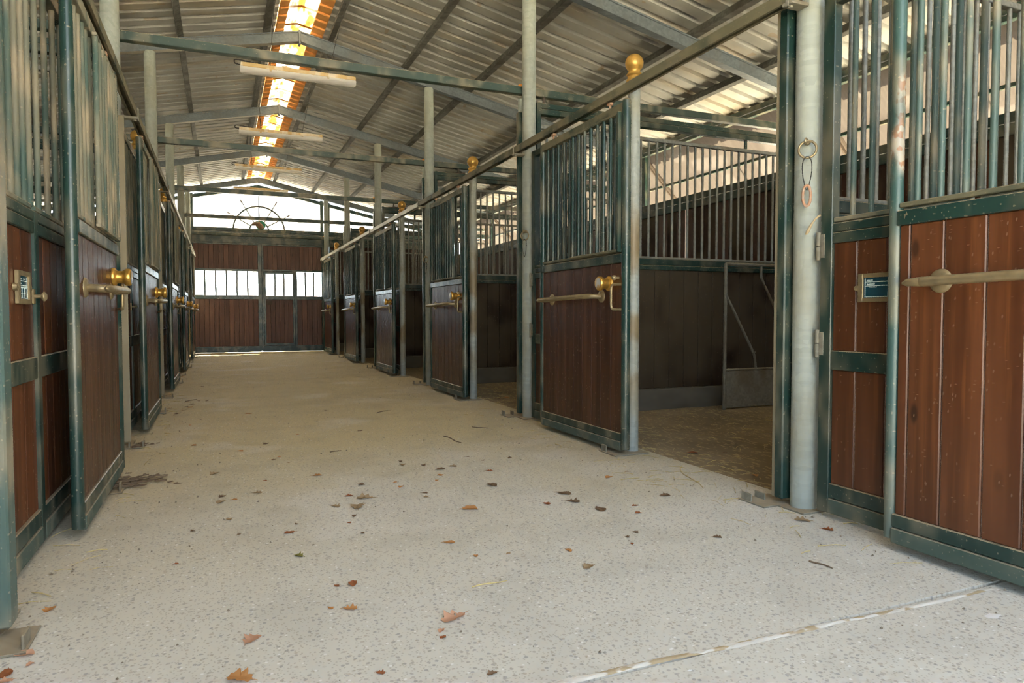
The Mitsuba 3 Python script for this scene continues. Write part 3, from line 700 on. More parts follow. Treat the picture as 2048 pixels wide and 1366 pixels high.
def door_parts(style):
    wa, wb, wc, gr, bars = {'plain': ('m_wood', 'm_wood_b', 'm_wood', 'm_green', 'm_green'), 'warm': ('m_wood_warm', 'm_wood_warm', 'm_wood_warm', 'm_green', 'm_green_dusty_lit'), 'dusty': ('m_wood', 'm_wood_b', 'm_wood', 'm_green', 'm_green_dusty')}[style]
    d = {}
    cap = lambda u, r, z: lathe([(r, 0), (r * 0.8, 0.008), (r * 0.4, 0.014), (0, 0.016)], 16, 'z', (u, 0, z))
    d['stile'] = [P(join(tube([[0.022, 0, 0.045], [0.022, 0, 2.165]], 0.023, 16), cap(0.022, 0.023, 2.165)), 'm_green_worn' if style == 'warm' else gr, 40), P(join(tube([[DW - 0.026, 0, 0.043], [DW - 0.026, 0, 2.178]], 0.027, 18), cap(DW - 0.026, 0.027, 2.178)), gr, 40)]
    d['top_rail'] = [P(box(0.04, -0.02, 2.118, DW - 0.05, 0.02, 2.172), 'm_green_dusty' if style == 'dusty' else 'm_olive')]
    d['mid_rail'] = [P(box(0.04, -0.024, 1.198, DW - 0.05, 0.024, 1.252), gr)]
    d['sill_rail'] = [P(box(0.045, -0.016, 1.262, DW - 0.055, 0.016, 1.280), 'm_green_dusty' if style == 'dusty' else 'm_olive')]
    d['bottom_rail'] = [P(box(0.04, -0.02, 0.090, DW - 0.05, 0.02, 0.140), gr)]
    d['kick_plate'] = [P(box(0.04, -0.025, 0.032, DW - 0.05, 0.02, 0.088), 'm_green_kick')]
    n = 9
    a, b = 0.045, DW - 0.053
    w = (b - a) / n
    ed = [0.045, 0.088, 0.214, 0.356, 0.48, 0.605, 0.73, 0.855, 0.98, 1.10, 1.167] if style == 'warm' else [a + i * w for i in range(n + 1)]
    d['plank'] = [P(box(p + 0.0022, -0.012, 0.140, q - 0.0022, 0.012, 1.198, 0.004), (wa, wb, wc)[(i * 2) % 3]) for i, (p, q) in enumerate(zip(ed, ed[1:]))]
    d['tongue'] = [P(box(p - 0.0035, -0.004, 0.140, p + 0.0035, 0.004, 1.198, 0.001), 'm_tongue') for p in ed[1:-1]]
    d['bar'] = [P(tube([[u, 0.004, 1.278], [u, 0.004, 2.122]], 0.0115, 8, False), bars, True) for u in np.arange(0.10, 0.56, 0.0865)]
    d['hatch_rail'] = [P(join(box(-0.02, -0.045, 2.098, 0.60, -0.025, 2.112, 0.002), box(-0.02, -0.045, 1.266, 0.60, -0.025, 1.280, 0.002)), 'm_green_dusty' if style == 'dusty' else 'm_olive')]
    d['hatch_bar'] = [P(tube([[u, -0.035, 1.28], [u, -0.035, 2.10]], 0.0125, 8, False), bars, True) for u in np.linspace(0.0, 0.58, 8)]
    d['hatch_edge'] = [P(box(0.585, -0.047, 1.262, 0.605, -0.022, 2.115), gr)]
    return d


DOORS = {s: door_parts(s) for s in ('plain', 'warm', 'dusty')}
HB = P(tube(bend([[0.20, -0.012, 0.99], [0.20, -0.055, 0.99], [0.125, -0.105, 0.985], [0.16, -0.112, 0.986], [0.45, -0.105, 0.992], [0.80, -0.098, 0.997], [0.93, -0.045, 0.997], [0.93, -0.012, 0.997]], 5, 0.3), [0.0165] * 2 + [0.0165] * 0 + [0.0165] * 26 + [0.0165] * 4, 10), 'm_dull_brass', True) if False else None
hb = bend([[0.205, -0.010, 0.990], [0.175, -0.075, 0.986], [0.20, -0.110, 0.986], [0.50, -0.106, 0.992], [0.80, -0.104, 0.997], [0.90, -0.078, 0.997], [0.925, -0.010, 0.997]], 6, 0.32)
HB = P(tube(hb, 0.0165, 12), 'm_dull_brass', True)
HEND = P(tube([[0.20, -0.108, 0.986], [0.15, -0.103, 0.985], [0.128, -0.098, 0.984]], [0.0165, 0.014, 0.006], 10), 'm_dull_brass', True)
ROS = P(lathe([(0, 0.012), (0.018, 0.012), (0.034, 0.010), (0.041, 0.004), (0.042, 0.0)], 22, 'y'), 'm_dull_brass', 40)
KNOB = P(lathe([(0.048, 0), (0.048, 0.008), (0.043, 0.014), (0.034, 0.020), (0.032, 0.042), (0.035, 0.052), (0.043, 0.058), (0.045, 0.066), (0.045, 0.078), (0.040, 0.084), (0.034, 0.085)], 26, 'y'), 'm_brass', 40)
KFACE = P(lathe([(0.036, 0.0845), (0.030, 0.088), (0.0, 0.089)], 26, 'y'), 'm_knob_face', 40)
PULL = P(tube(bend([[1.165, -0.012, 0.0], [1.095, -0.045, 0.0], [1.095, -0.045, -0.155], [1.165, -0.012, -0.155]], 6, 0.25), 0.0085, 10), 'm_dull_brass', True)
STUD = P(lathe([(0.008, 0), (0.008, 0.02), (0.015, 0.026), (0.017, 0.036), (0.012, 0.046), (0, 0.049)], 14, 'y'), 'm_dull_brass', 40)
HANG = P(join(tube([[0, 0, 2.17], [0, 0, 2.218]], 0.007, 8), box(-0.02, -0.012, 2.20, 0.02, 0.012, 2.218, 0.002)), 'm_rust')


def door(side, k, u0, style, hatch, lab):
    B = unit(side, k) @ T().translate([u0, -0.125, 0])
    t = thing('stall_door', lab, 'stall door', 'sliding stall doors along the aisle')
    d = DOORS[style]
    for part in ('stile', 'top_rail', 'mid_rail', 'sill_rail', 'bottom_rail', 'kick_plate', 'plank') + (('tongue',) if style == 'warm' else ()):
        for ply in d[part]:
            put(t, part, ply, B)
    H = B @ T().translate([hatch, 0, 0])
    for ply in d['bar']:
        put(t, 'bar', ply, B)
    h = put(t, 'feed_hatch', d['hatch_rail'][0], H, 'sliding barred feed hatch')
    for ply in d['hatch_bar']:
        put(h, 'bar', ply, H)
    put(h, 'edge', d['hatch_edge'][0], H)
    hd = put(t, 'handle', HB, B, 'dull brass bar handle')
    put(hd, 'tip', HEND, B)
    put(hd, 'rosette', ROS, B @ T().translate([0.205, -0.012, 0.99]))
    put(hd, 'rosette', ROS, B @ T().translate([0.925, -0.012, 0.997]))
    kn = put(t, 'knob', KNOB, B @ T().translate([1.02, -0.012, 1.075]), 'round polished brass knob')
    put(kn, 'face', KFACE, B @ T().translate([1.02, -0.012, 1.075]))
    put(t, 'pull_handle', PULL, B @ T().translate([0, 0, 1.065]), 'curved brass pull handle')
    put(t, 'stud', STUD, B @ T().translate([1.145, -0.02, 1.105]), 'small brass stud')
    for u in (0.2, 1.0):
        put(t, 'hanger', HANG, B @ T().translate([u, 0, 0]))


door('R', 0, 0.515, 'warm', 0.57, 'sliding red board stall door with a long brass handle, cut by the right picture edge')
door('R', 1, 0.515, 'plain', 0.57, 'sliding stall door beside the first gold topped post of the right row')
for k, u, h in ((2, 0.50, 0.33), (3, 0.40, 0.20), (4, 0.49, 0.30), (5, 0.52, 0.30)):
    door('R', k, u, 'plain', h, f'sliding stall door with brass knob in the right row, {ORD[k]} from the camera')
for k, u in ((0, 0.76), (1, 0.34), (2, 0.42), (3, 0.40), (4, 0.45)):
    door('L', k, u, 'dusty', 0.45, f'dusty barred sliding door with brass handle, left row, {ORD[k]} from the camera' if k else 'sliding stall door with dusty bars behind the big round green edge tube, left row')

# ------------------------------------------------------------------ ball-topped posts, jambs, tracks, floor guides, caps
FPOST = P(tube([[0, 0, 0.004], [0, 0, 2.345]], 0.0385, 20), 'm_galv_post', 30)
BALL = P(lathe([(0.0385, 2.335), (0.048, 2.337), (0.050, 2.346), (0.048, 2.355), (0.040, 2.359), (0.039, 2.372), (0.046, 2.376), (0.049, 2.383), (0.046, 2.391), (0.037, 2.395), (0.036, 2.406)]
               + [(0.0575 * math.sin(a), 2.455 - 0.0575 * math.cos(a)) for a in np.linspace(0.72, math.pi - 0.001, 14)] + [(0, 2.5125)], 28), 'm_gold', 40)
FFOOT = P(box(-0.06, -0.10, -0.002, 0.10, 0.06, 0.008, 0.002), 'm_feed')
JT = P(join(box(2.889, -0.068, 0.03, 2.94, 0.012, 2.60, 0.006)), 'm_green')
JT0 = P(box(2.872, -0.118, 0.035, 2.945, -0.052, 2.60, 0.005), 'm_green_dusty_lit')  # lighter copy of the jamb green, entrance light painted in
JS0 = P(box(2.876, -0.050, 0.03, 2.93, -0.036, 2.60, 0.003), 'm_beige')
JTOP = P(box(2.895, -0.058, 2.60, 2.938, 0.010, 2.715, 0.004), 'm_galv')
JS = P(box(2.866, -0.060, 0.03, 2.8885, 0.012, 2.60, 0.003), 'm_beige')
JBW = P(box(2.899, 0.0135, 0.10, 2.936, 0.045, 1.34, 0.003), 'm_wood_warm')
JBG = P(box(2.897, 0.0135, 1.345, 2.938, 0.05, 2.60, 0.003), 'm_galv_bar')
JSL = P(box(2.876, -0.084, 0.03, 2.892, 0.012, 2.19, 0.003), 'm_beige')
JTL = P(box(2.893, -0.062, 0.03, 2.94, 0.012, 2.19, 0.006), 'm_green')
TR = {m: P(join(box(-0.01, -0.15, 2.222, 2.99, -0.146, 2.272, 0.001), box(-0.01, -0.104, 2.222, 2.99, -0.100, 2.272, 0.001), box(-0.01, -0.15, 2.268, 2.99, -0.100, 2.274, 0.001), box(-0.01, -0.15, 2.222, 2.99, -0.136, 2.226, 0.001), box(-0.01, -0.114, 2.222, 2.99, -0.100, 2.226, 0.001)), m) for m in ('m_olive', 'm_track')}
TBR = P(join(box(-0.03, -0.155, 2.205, 0.03, -0.06, 2.221, 0.002), box(-0.008, -0.158, 2.20, 0.008, -0.151, 2.285, 0.001), tube([[0, -0.135, 2.195], [0, -0.135, 2.207]], 0.010, 8)), 'm_feed')
GUI = P(join(box(1.50, -0.19, 0.001, 1.70, 0.02, 0.008, 0.002), box(1.52, -0.182, 0.004, 1.575, -0.174, 0.05, 0.003), box(1.52, -0.075, 0.004, 1.575, -0.068, 0.04, 0.003)), 'm_feed')
GUJ = P(join(box(2.77, -0.172, 0.001, 2.94, 0.02, 0.008, 0.002), box(2.785, -0.166, 0.004, 2.85, -0.159, 0.045, 0.003), box(2.785, -0.085, 0.004, 2.85, -0.078, 0.04, 0.003)), 'm_feed')
for side, nm, ks in (('R', 'right', range(0, 6)), ('L', 'left', range(-1, 5))):
    for i, k in enumerate(ks):
        B = unit(side, k)
        A = B @ T().translate([1.597, 0, 0])
        t = thing('finial_post', f'steel post with a gold ball top in the {nm} row, {ORD[i]} from the camera', 'post', 'posts topped with gold balls')
        put(t, 'shaft', FPOST, A)
        put(t, 'ball_top', BALL, A, 'gold ball top on a turned neck')
        put(t, 'foot_plate', FFOOT, A)
        t = thing('door_jamb', f'dark green steel closing jamb beside a {nm} column, {ORD[i]} from the camera', 'door jamb', 'green door jambs')
        put(t, 'post', recolour(JT, 'm_green_dusty_lit') if (side, k) == ('R', 0) else JT0 if (side, k) == ('L', -1) else JT if side == 'R' else JTL, B)  # nearest jambs get the lighter green with entrance light painted in
        if side == 'R':
            put(t, 'upper_end', JTOP, B)
            put(t, 'board', JBW, B, 'red board along its stall side')
            put(t, 'upper_angle', JBG, B, 'grey galvanised angle')
        put(t, 'strip', JS0 if (side, k) == ('L', -1) else JS if side == 'R' else JSL, B, 'beige edge strip')
        t = thing('door_track', f'{"dusty green" if (k < 3 if side == "R" else k < 2) else "pale grey"} overhead door track of the {nm} row, {ORD[i]} from the camera', 'door track', 'overhead door tracks')
        put(t, 'rail', TR['m_olive' if (k < 3 if side == 'R' else k < 2) else 'm_track'], B)
        put(t, 'bracket', TBR, B @ T().translate([0.02, 0, 0]))
        for ply in (GUI, GUJ):
            solo('floor_guide', f'steel floor guide at a {"gold topped post" if ply is GUI else "door jamb"}, {nm} row, {ORD[i]} from the camera', 'floor guide', ply, B, 'steel floor guides of the doors')

# ------------------------------------------------------------------ things in and on the stalls
fg = thing('feed_gate', 'rusty tubular gate with a metal sheet foot inside the open right stall', 'gate')
yf = Yk(1) - 0.25
tb = lambda *p, r=0.013: P(tube(bend([[a, yf, b] for a, b in p], 4, 0.12) if len(p) > 2 else [[a, yf, b] for a, b in p], r, 10), 'm_feed', True)
put(fg, 'upright', tb((4.292, -0.005), (4.297, 1.35), r=0.017))
put(fg, 'upright', tb((5.20, -0.005), (5.20, 1.35), r=0.017))
put(fg, 'top_tube', tb((4.297, 1.345), (5.20, 1.345), r=0.016))
put(fg, 'cross_tube', tb((4.295, 0.365), (5.20, 0.365), r=0.012))
put(fg, 'brace', tb((4.30, 1.07), (4.645, 0.50), (4.665, 0.365)))
put(fg, 'brace', tb((4.715, 1.345), (4.715, 1.23), (4.86, 0.99), (5.19, 0.45)))
put(fg, 'sheet', P(box(4.31, yf - 0.006, 0.01, 5.19, yf + 0.006, 0.352), 'm_feed'), label='dirty metal sheet')
put(fg, 'clip', P(join(box(4.60, yf - 0.02, 0.52, 4.65, yf - 0.012, 0.53, 0.001), box(4.60, yf - 0.02, 0.52, 4.608, yf - 0.012, 0.56, 0.001)), 'm_feed'))

HOOK = P(join(tube([[0, 0, 0], [0, 0, -0.13]], 0.012, 8), box(-0.03, -0.02, -0.075, 0.03, 0.02, -0.055), tube(bend([[0, 0, -0.06], [0.10, 0, -0.05], [0.20, 0, -0.16]], 5), 0.007, 8), tube(bend([[0, 0, -0.06], [-0.12, 0, -0.07], [-0.18, 0, -0.16]], 5), 0.007, 8)), 'm_clamp', 40)
for i, (x, k) in enumerate(((2.60, 1), (2.83, 2), (2.70, 3), (3.10, 4))):
    solo('bridle_hook', f'forked iron hook under a cross beam on the right, {ORD[i]} from the camera', 'hook', HOOK, T().translate([x, Yk(k) + 0.09, 2.748]), 'forked iron hooks under the cross beams')


def rings(name_label, x, y, z, link):
    t = thing('tie_ring', name_label, 'ring')
    put(t, 'eye', P(join(lathe([(0, 0), (0.012, 0), (0.012, 0.02), (0, 0.022)], 10, 'y', (0, 0, 0)), ring((0, -0.03, 0), 0.012, 0.005, 'x', 12)), 'm_dull_brass'), T().translate([x, y, z]).rotate([0, 0, 1], -60))
    put(t, 'ring', P(ring((0, 0, 0), 0.036, 0.005, 'y', 24), 'm_dull_brass', True), T().translate([x - 0.022, y - 0.02, z - 0.035]).rotate([0, 0, 1], -50))
    w = np.linspace(0, 2 * np.pi, 26)
    put(t, 'wire_loop', P(tube(np.stack([0.018 * np.sin(w) + 0.004 * np.sin(2 * w), w * 0, -0.072 + 0.072 * np.cos(w)], 1), 0.0022, 6), 'm_wire'), T().translate([x - 0.026, y - 0.022, z - 0.066]).rotate([0, 0, 1], -50))
    if link:
        a = np.linspace(0, 2 * np.pi, 22)
        put(t, 'link', P(tube(np.stack([0.016 * np.cos(a), a * 0, 0.045 * np.sin(a)], 1), 0.006, 8), 'm_rust', True), T().translate([x - 0.028, y - 0.024, z - 0.235]).rotate([0, 0, 1], -45), 'rusty chain link')


rings('iron tie ring with a wire loop and rusty chain link on the nearest right column', XR - 0.045, Yk(0) - 0.040, 1.625, True)
rings('iron tie ring with a wire loop on the second right column', XR - 0.045, Yk(1) - 0.040, 1.575, False)
rings('iron tie ring with a wire loop on the third right column', XR - 0.045, Yk(2) - 0.040, 1.60, False)
tw = [[XR - 0.055, 2.195, 1.300], [XR - 0.062, 2.215, 1.285], [XR - 0.066, 2.232, 1.265], [XR - 0.068, 2.25, 1.235], [XR - 0.066, 2.262, 1.225]]
solo('twine', 'frayed scrap of beige twine tied at the hinge of the nearest right column', 'twine', P(tube(tw, [0.005, 0.004, 0.005, 0.008, 0.004], 8), 'm_twine', True))

# hanging fluorescent lamps
for i, (y, z, xa, xb) in enumerate(((7.22, 3.270, 0.215, 1.315), (10.22, 3.41, 0.277, 1.385), (13.22, 3.52, 0.283, 1.415), (16.0, 3.60, 0.30, 1.42))):
    t = thing('tube_lamp', f'dusty unlit fluorescent lamp hanging on wires across the aisle, {ORD[i]} from the camera', 'lamp', 'hanging fluorescent lamps')
    put(t, 'tray', P(box(xa, y - 0.05, z + 0.005, xb, y + 0.05, z + 0.048, 0.012), 'm_lamp_tray'), label='dust covered lamp body')
    a = np.linspace(np.pi, 2 * np.pi, 12)
    pr = np.stack([0.054 * np.cos(a), 0.055 * np.sin(a)], 1)
    v = np.vstack([np.stack([np.full(12, x), y + pr[:, 0] * s, z + 0.006 + pr[:, 1] * s], 1) for x, s in ((xa - 0.004, 0.8), (xa + 0.012, 1), (xb - 0.012, 1), (xb + 0.004, 0.8))])
    k = np.arange(11)
    f = np.vstack([np.stack([j * 12 + k, j * 12 + k + 1, (j + 1) * 12 + k + 1, (j + 1) * 12 + k], 1) for j in range(3)])
    put(t, 'diffuser', P((v, f), 'm_lamp_cover', True))
    for u in (0.25, 0.75):
        x = xa + (xb - xa) * u
        put(t, 'clip', P(box(x - 0.01, y - 0.056, z - 0.012, x + 0.01, y + 0.056, z + 0.012, 0.002), 'm_lamp_tray'))
        put(t, 'wire', P(tube([[x, y, z + 0.045], [XM + (0.345 if u > 0.5 else -0.345), y, RZ + 0.12 - SL * 0.345]], 0.003, 5), 'm_wire'))
    put(t, 'cable', P(tube(bend([[xa + 0.22, y - 0.01, z + 0.05], [xa - 0.05, y, z + 0.085], [xa - 0.055, y, z + 0.04], [xa + 0.0, y, z + 0.03]], 6, 0.4), 0.006, 6), 'm_wire', True))

# ------------------------------------------------------------------ litter on the floor
def leaf_mesh(seed, lobes):
    r = np.random.default_rng(seed)
    n = 36
    a = np.linspace(0, 2 * np.pi, n, endpoint=False)
    w = 0.30 + 0.06 * r.random()
    x = 0.5 * np.cos(a)
    y = w * np.sin(a) * (1 - 0.25 * np.cos(a))
    if lobes:
        m = 1 + 0.30 * np.cos(a * 9 + r.random() * 6) * (0.4 + 0.6 * np.abs(np.sin(a)))
        x, y = x * (0.82 + 0.18 * m), y * m
    rad = np.array([0, 0.5, 1.0])
    v = [[0, 0, 0]]
    for s in rad[1:]:
        for i in range(n):
            v.append([x[i] * s, y[i] * s, 0])
    v = np.array(v)
    c = 0.35 + 0.5 * r.random()
    v[:, 2] = 0.05 + c * v[:, 1] ** 2 * (1 + r.random()) + 0.25 * r.random() * (v[:, 0] + 0.2) ** 2 + 0.10 * (meshkit.noise(np.c_[v[:, :2] * 6, np.full(len(v), seed)]) - 0.4)
    v[:, 2] -= v[:, 2].min()
    k = np.arange(n)
    f = np.vstack([np.stack([k * 0, 1 + k, 1 + (k + 1) % n], 1), np.stack([1 + k, 1 + n + k, 1 + n + (k + 1) % n], 1), np.stack([1 + k, 1 + n + (k + 1) % n, 1 + (k + 1) % n], 1)])
    st = tube([[0.48, 0, 0.06], [0.62, 0.03, 0.05], [0.72, 0.05, 0.02]], [0.014, 0.012, 0.010], 4)
    return join((v, f), st)


LEAVES = '-0.178 5.074 0.036 120 o;0.104 4.724 0.038 155 o;-0.043 4.102 0.057 52 t;0.281 4.362 0.03 202 b;0.322 4.438 0.027 245 o;0.359 4.237 0.026 79 t;0.272 4.927 0.047 46 b;0.879 6.45 0.036 34 b;0.959 5.203 0.041 10 b;0.509 5.223 0.029 205 o;0.715 5.834 0.036 281 b;1.392 3.984 0.027 148 b;1.444 3.844 0.024 30 b;0.976 4.008 0.029 113 b;0.968 3.916 0.043 266 t;1.076 3.855 0.04 274 b;1.134 3.706 0.053 184 b;1.223 3.757 0.051 141 t;1.095 3.58 0.04 88 o;1.041 3.469 0.026 54 o;1.377 3.568 0.038 134 r;1.268 3.252 0.06 109 b;1.911 3.166 0.045 13 o;2.074 3.241 0.027 328 t;1.536 2.967 0.072 133 b;1.511 2.819 0.06 139 b;1.378 2.835 0.038 99 r;1.56 2.656 0.066 84 b;1.02 2.888 0.07 158 o;0.911 3.246 0.031 148 b;0.896 3.169 0.028 321 t;0.829 3.514 0.026 190 o;0.834 3.411 0.035 44 o;0.655 3.532 0.038 310 b;0.473 3.835 0.048 172 o;0.621 3.263 0.082 343 t;0.559 3.338 0.038 198 r;0.562 3.128 0.082 259 t;0.472 3.18 0.045 127 t;0.521 2.992 0.032 91 b;0.485 2.9 0.02 126 r;0.28 2.969 0.02 242 b;0.047 3.486 0.03 143 o;-0.012 3.456 0.046 45 t;0.022 3.155 0.038 280 t;0.154 3.572 0.043 153 t;0.241 2.862 0.041 3 r;0.202 3.825 0.026 149 r;0.51 2.736 0.023 293 b;0.796 2.494 0.043 159 o;0.84 2.314 0.025 260 o;1.176 2.232 0.031 99 o;0.958 2.291 0.023 211 t;1.161 2.058 0.051 216 t;0.249 2.568 0.041 306 g;-0.159 2.654 0.021 147 r;0.055 2.915 0.02 220 b;-0.117 3.043 0.024 231 b;0.382 2.226 0.041 82 r;0.332 2.232 0.02 119 r;0.342 2.04 0.041 156 o;0.289 2.068 0.02 132 o;0.606 1.855 0.077 22 p;0.55 1.795 0.024 41 p;0.542 1.757 0.02 23 r;0.063 1.946 0.055 236 p;0.03 1.746 0.066 320 o;0.346 1.638 0.023 143 r;1.525 2.317 0.028 265 b;1.462 2.281 0.021 273 b;1.684 2.54 0.028 331 r;1.435 2.205 0.02 241 r;-0.222 3.938 0.033 358 b;-0.467 6.348 0.028 175 b;-0.236 6.039 0.027 74 o;0.21 6.518 0.048 344 o;-0.474 6.367 0.025 100 b;-0.234 5.985 0.022 34 o;-0.175 5.057 0.036 211 o;-0.166 6.326 0.028 103 b;-0.376 6.756 0.042 325 b;-0.34 6.987 0.043 323 t;-0.278 7.181 0.049 225 o;-0.316 7.244 0.045 141 b;-0.215 7.693 0.048 94 b;-0.276 7.416 0.058 182 b;-0.457 7.169 0.048 223 t;-0.484 6.908 0.053 301 b;-0.144 7.661 0.036 164 b;-0.327 7.637 0.071 324 t;-0.374 10.38 0.055 285 b;-0.398 11.795 0.055 101 b;-0.224 9.288 0.043 165 b;-0.533 8.397 0.064 51 t;-0.549 11.505 0.06 31 t;-0.534 10.845 0.084 117 t;-0.544 6.95 0.042 142 b;-0.55 13.084 0.04 298 b;2.261 2.169 0.064 315 t;2.258 2.036 0.045 121 r;-0.48 2.385 0.039 62 o;-0.479 2.086 0.046 169 p;-0.495 1.994 0.044 90 r;-0.519 2.15 0.032 148 o;-0.452 2.023 0.023 235 p;-0.488 1.949 0.036 13 p;1.619 3.844 0.031 21 b;2.929 3.445 0.044 182 b;2.347 2.295 0.031 357 t;-0.004 3.566 0.039 42 b;1.784 2.137 0.035 146 b;1.736 2.646 0.028 345 r;1.967 2.737 0.053 167 b;0.596 1.527 0.027 9 b;2.684 6.642 0.084 165 b;2.776 6.698 0.064 147 o;2.74 3.526 0.07 164 r;2.664 2.891 0.044 78 o'
RANKS = [''] + [w + ' ' for w in 'second third fourth fifth sixth seventh eighth ninth tenth eleventh twelfth thirteenth fourteenth fifteenth sixteenth seventeenth eighteenth nineteenth twentieth'.split()] + [f'{w} ' for w in ('21st', '22nd', '23rd', '24th', '25th', '26th', '27th', '28th')]
NAME = {'o': 'orange brown', 't': 'tan', 'b': 'dark brown', 'r': 'reddish brown', 'g': 'yellowish green', 'p': 'pale pinkish'}
LP = {}
_rank = {}
for i, t in enumerate(sorted(LEAVES.split(';'), key=lambda t: float(t.split()[1]))):
    x, y, s, a, c = t.split()
    x, y, s, a = float(x), float(y), float(s), float(a)
    q = (c, i % 5)
    if q not in LP:
        LP[q] = P(leaf_mesh(i % 5 + 3, i % 5 < 3), 'm_leaf_' + c, True)
    where = 'in the foreground' if y < 2.6 else 'in the middle of the aisle' if y < 5.5 else 'far down the aisle'
    if x < -0.15:
        where = 'by the left stall doors'
    if x > 1.9:
        where = 'by the right stall doors'
    size = 'large' if s > 0.06 else 'small'
    g = f'{size} {NAME[c]} leaves {where}'
    _rank[g] = _rank.get(g, 0) + 1
    solo('leaf', f'{size} {NAME[c]} leaf {where}, {RANKS[_rank[g] - 1]}nearest such leaf', 'leaf', LP[q], T().translate([x, y, 0.001]).rotate([0, 0, 1], a).scale([s, s, s]), g)
for x0, y0, x1, y1, m, r, lab in ((1.270, 6.108, 1.422, 6.220, 'm_twig', 0.003, 'short twig on the concrete before the third right door'), (1.460, 4.718, 1.516, 4.438, 'm_twig', 0.003, 'thin bent twig on the concrete before the open right stall'), (1.801, 5.032, 1.883, 4.918, 'm_twig', 0.003, 'short twig beside the thin bent twig'), (0.631, 4.462, 0.704, 4.484, 'm_twig', 0.003, 'dark twig fragment in the middle of the aisle'), (0.729, 2.042, 0.852, 2.057, 'm_straw', 0.0022, 'long yellow straw lying in the foreground'), (2.451, 3.245, 2.199, 2.787, 'm_straw', 0.0022, 'yellow straw stalk at the threshold of the open right stall'), (1.909, 1.795, 1.923, 1.710, 'm_twig', 0.003, 'thin twig in front of the nearest right panel'), (2.651, 3.159, 2.612, 2.968, 'm_straw', 0.0022, 'straw stalk on the threshold beside the jamb'), (-0.346, 7.717, -0.234, 7.851, 'm_twig', 0.003, 'twig by the second left door'),):
    d = np.array([x1 - x0, y1 - y0])
    n = np.array([-d[1], d[0]])
    p = [[x0 + d[0] * s + n[0] * 0.06 * math.sin(5 * s + x0 * 9), y0 + d[1] * s + n[1] * 0.06 * math.sin(5 * s + x0 * 9), r + 0.001] for s in np.linspace(0, 1, 6)]
    solo('straw' if m == 'm_straw' else 'twig', lab, 'straw' if m == 'm_straw' else 'twig', P(tube(p, [r, r, r, r * 0.9, r * 0.8, r * 0.6], 6), m, True))


def scatter(n, xa, xb, ya, yb, fn, dens):
    out, cnt = [], 0
    while cnt < n:
        x, y = rng.uniform(xa, xb), rng.uniform(ya, yb)
        if rng.random() < dens(x, y):
            out.append(fn(x, y))
            cnt += 1
    return join(*out)


def crumb(x, y, s=None):
    s = s or 0.002 + 0.005 * rng.random() ** 2
    v = np.array([[1, 0, 0], [-1, 0, 0], [0, 1, 0], [0, -1, 0], [0, 0, 1], [0, 0, -0.3]], float) * s * rng.uniform(0.5, 1.2, (6, 1))
    f = np.array([[0, 2, 4], [2, 1, 4], [1, 3, 4], [3, 0, 4], [2, 0, 5], [1, 2, 5], [3, 1, 5], [0, 3, 5]])
    a = rng.uniform(0, 6.28)
    R = np.array([[math.cos(a), -math.sin(a), 0], [math.sin(a), math.cos(a), 0], [0, 0, 1]])
    return v @ R.T + [x, y, 0.0008 + 0.3 * s], f


def stalk(x, y, z=0.004):
    a, l, r = rng.uniform(0, 6.28), rng.uniform(0.03, 0.13), rng.uniform(0.0008, 0.0018)
    c, s = math.cos(a) * l, math.sin(a) * l
    return tube([[x - c / 2, y - s / 2, z], [x + c * 0.1, y + s * 0.1, z + 0.004], [x + c / 2, y + s / 2, z]], r, 4, False)


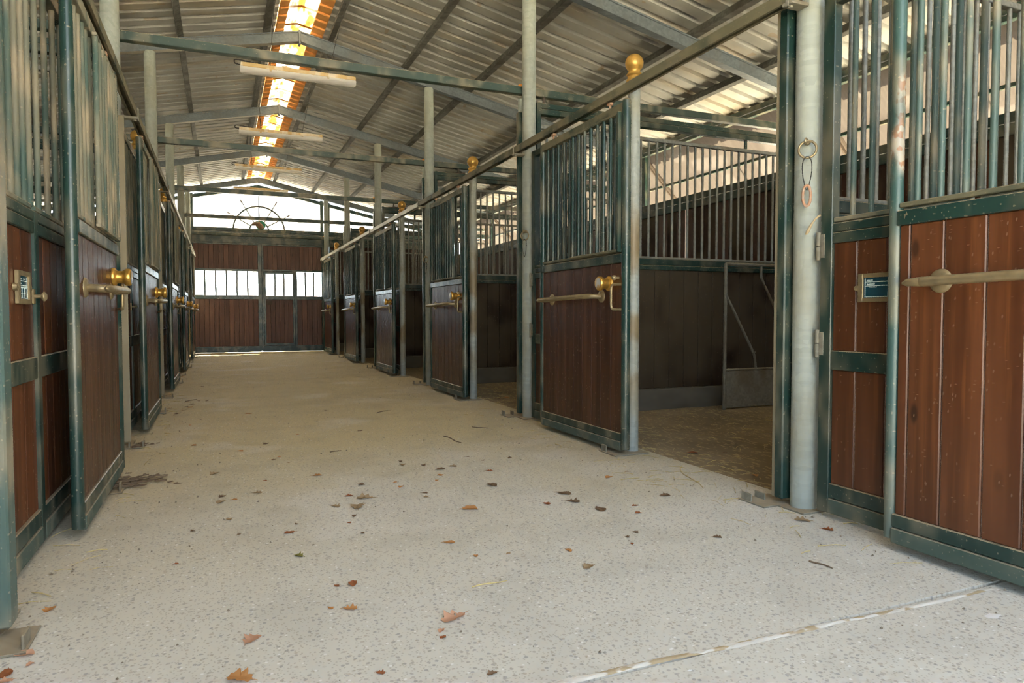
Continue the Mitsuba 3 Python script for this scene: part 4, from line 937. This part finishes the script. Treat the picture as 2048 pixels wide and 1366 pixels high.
edge = lambda x, y: 0.12 + 0.88 * float(np.clip((abs(x - 0.88) - 0.75) / 0.6, 0, 1)) + (0.2 if 2.6 < y < 5 else 0)
solo('floor_crumbs', 'scattered dark crumbs of dirt on the concrete aisle floor', 'dirt', P(scatter(1500, -0.62, 2.40, 1.2, 16.0, crumb, edge), 'm_dirt'), kind='stuff')
solo('loose_straw', 'loose straw stalks on the dirt floor of the open right stall', 'straw', P(scatter(420, 2.45, 5.1, 2.5, 8.1, lambda x, y: stalk(x, y, 0.022), lambda x, y: 0.4 + 0.6 * float(x < 3.4)), 'm_straw'), kind='stuff')
solo('swept_straw', 'fine straw bits swept against the stall fronts and door thresholds', 'straw', P(join(scatter(90, 1.95, 2.5, 1.6, 6.0, lambda x, y: stalk(x, y), lambda x, y: 0.5), scatter(60, -0.62, -0.35, 2.4, 9.0, lambda x, y: stalk(x, y), lambda x, y: 0.5)), 'm_straw'), kind='stuff')


def chip(x, y):
    a, l, w = rng.normal(0.4, 0.5), rng.uniform(0.015, 0.06), rng.uniform(0.006, 0.016)
    v, f = box(-l / 2, -w / 2, 0, l / 2, w / 2, 0.004, 0.001)
    t = rng.normal(0, 0.15)
    v = v @ np.array([[math.cos(a), math.sin(a), 0], [-math.sin(a), math.cos(a), 0], [0, 0, 1]])
    v[:, 2] += 0.004 + abs(t) * 0.05 + rng.random() * 0.012
    return v + [x, y, 0], f


solo('bark_chips', 'heap of grey splintered wood chips at the foot of the nearest left door', 'wood chips', P(join(*[chip(-0.43 + rng.normal(0, 0.05), 4.02 + rng.normal(0, 0.075)) for _ in range(70)], *[chip(-0.33 + rng.normal(0, 0.03), 4.06 + rng.normal(0, 0.05)) for _ in range(14)]), 'm_twig'), kind='stuff')
solo('bark_chips', 'small scatter of wood chips at the first left column', 'wood chips', P(join(*[chip(-0.50 + rng.normal(0, 0.04), 5.12 + rng.normal(0, 0.10)) for _ in range(16)]), 'm_twig'), kind='stuff')

for x, y, s, lab in ((2.045, 1.257, 0.024, 'white powdery mark on the concrete in the right foreground'), (1.048, 1.352, 0.005, 'tiny white chip before the slab joint in the foreground'), (0.046, 5.01, 0.009, 'small white chip on the concrete by the left side'), (1.19, 10.65, 0.03, 'small white splash on the concrete far down the aisle')):
    a = np.linspace(0, 2 * np.pi, 16, endpoint=False)
    r = s * (0.7 + 0.6 * rng.random(16))
    v = np.vstack([[x, y, 0.0022], np.c_[x + r * 1.3 * np.cos(a), y + r * 0.6 * np.sin(a), np.full(16, 0.0006)]])
    k = np.arange(16)
    solo('white_mark', lab, 'mark', P((v, np.stack([k * 0, 1 + k, 1 + (k + 1) % 16], 1)), 'm_chalk'))
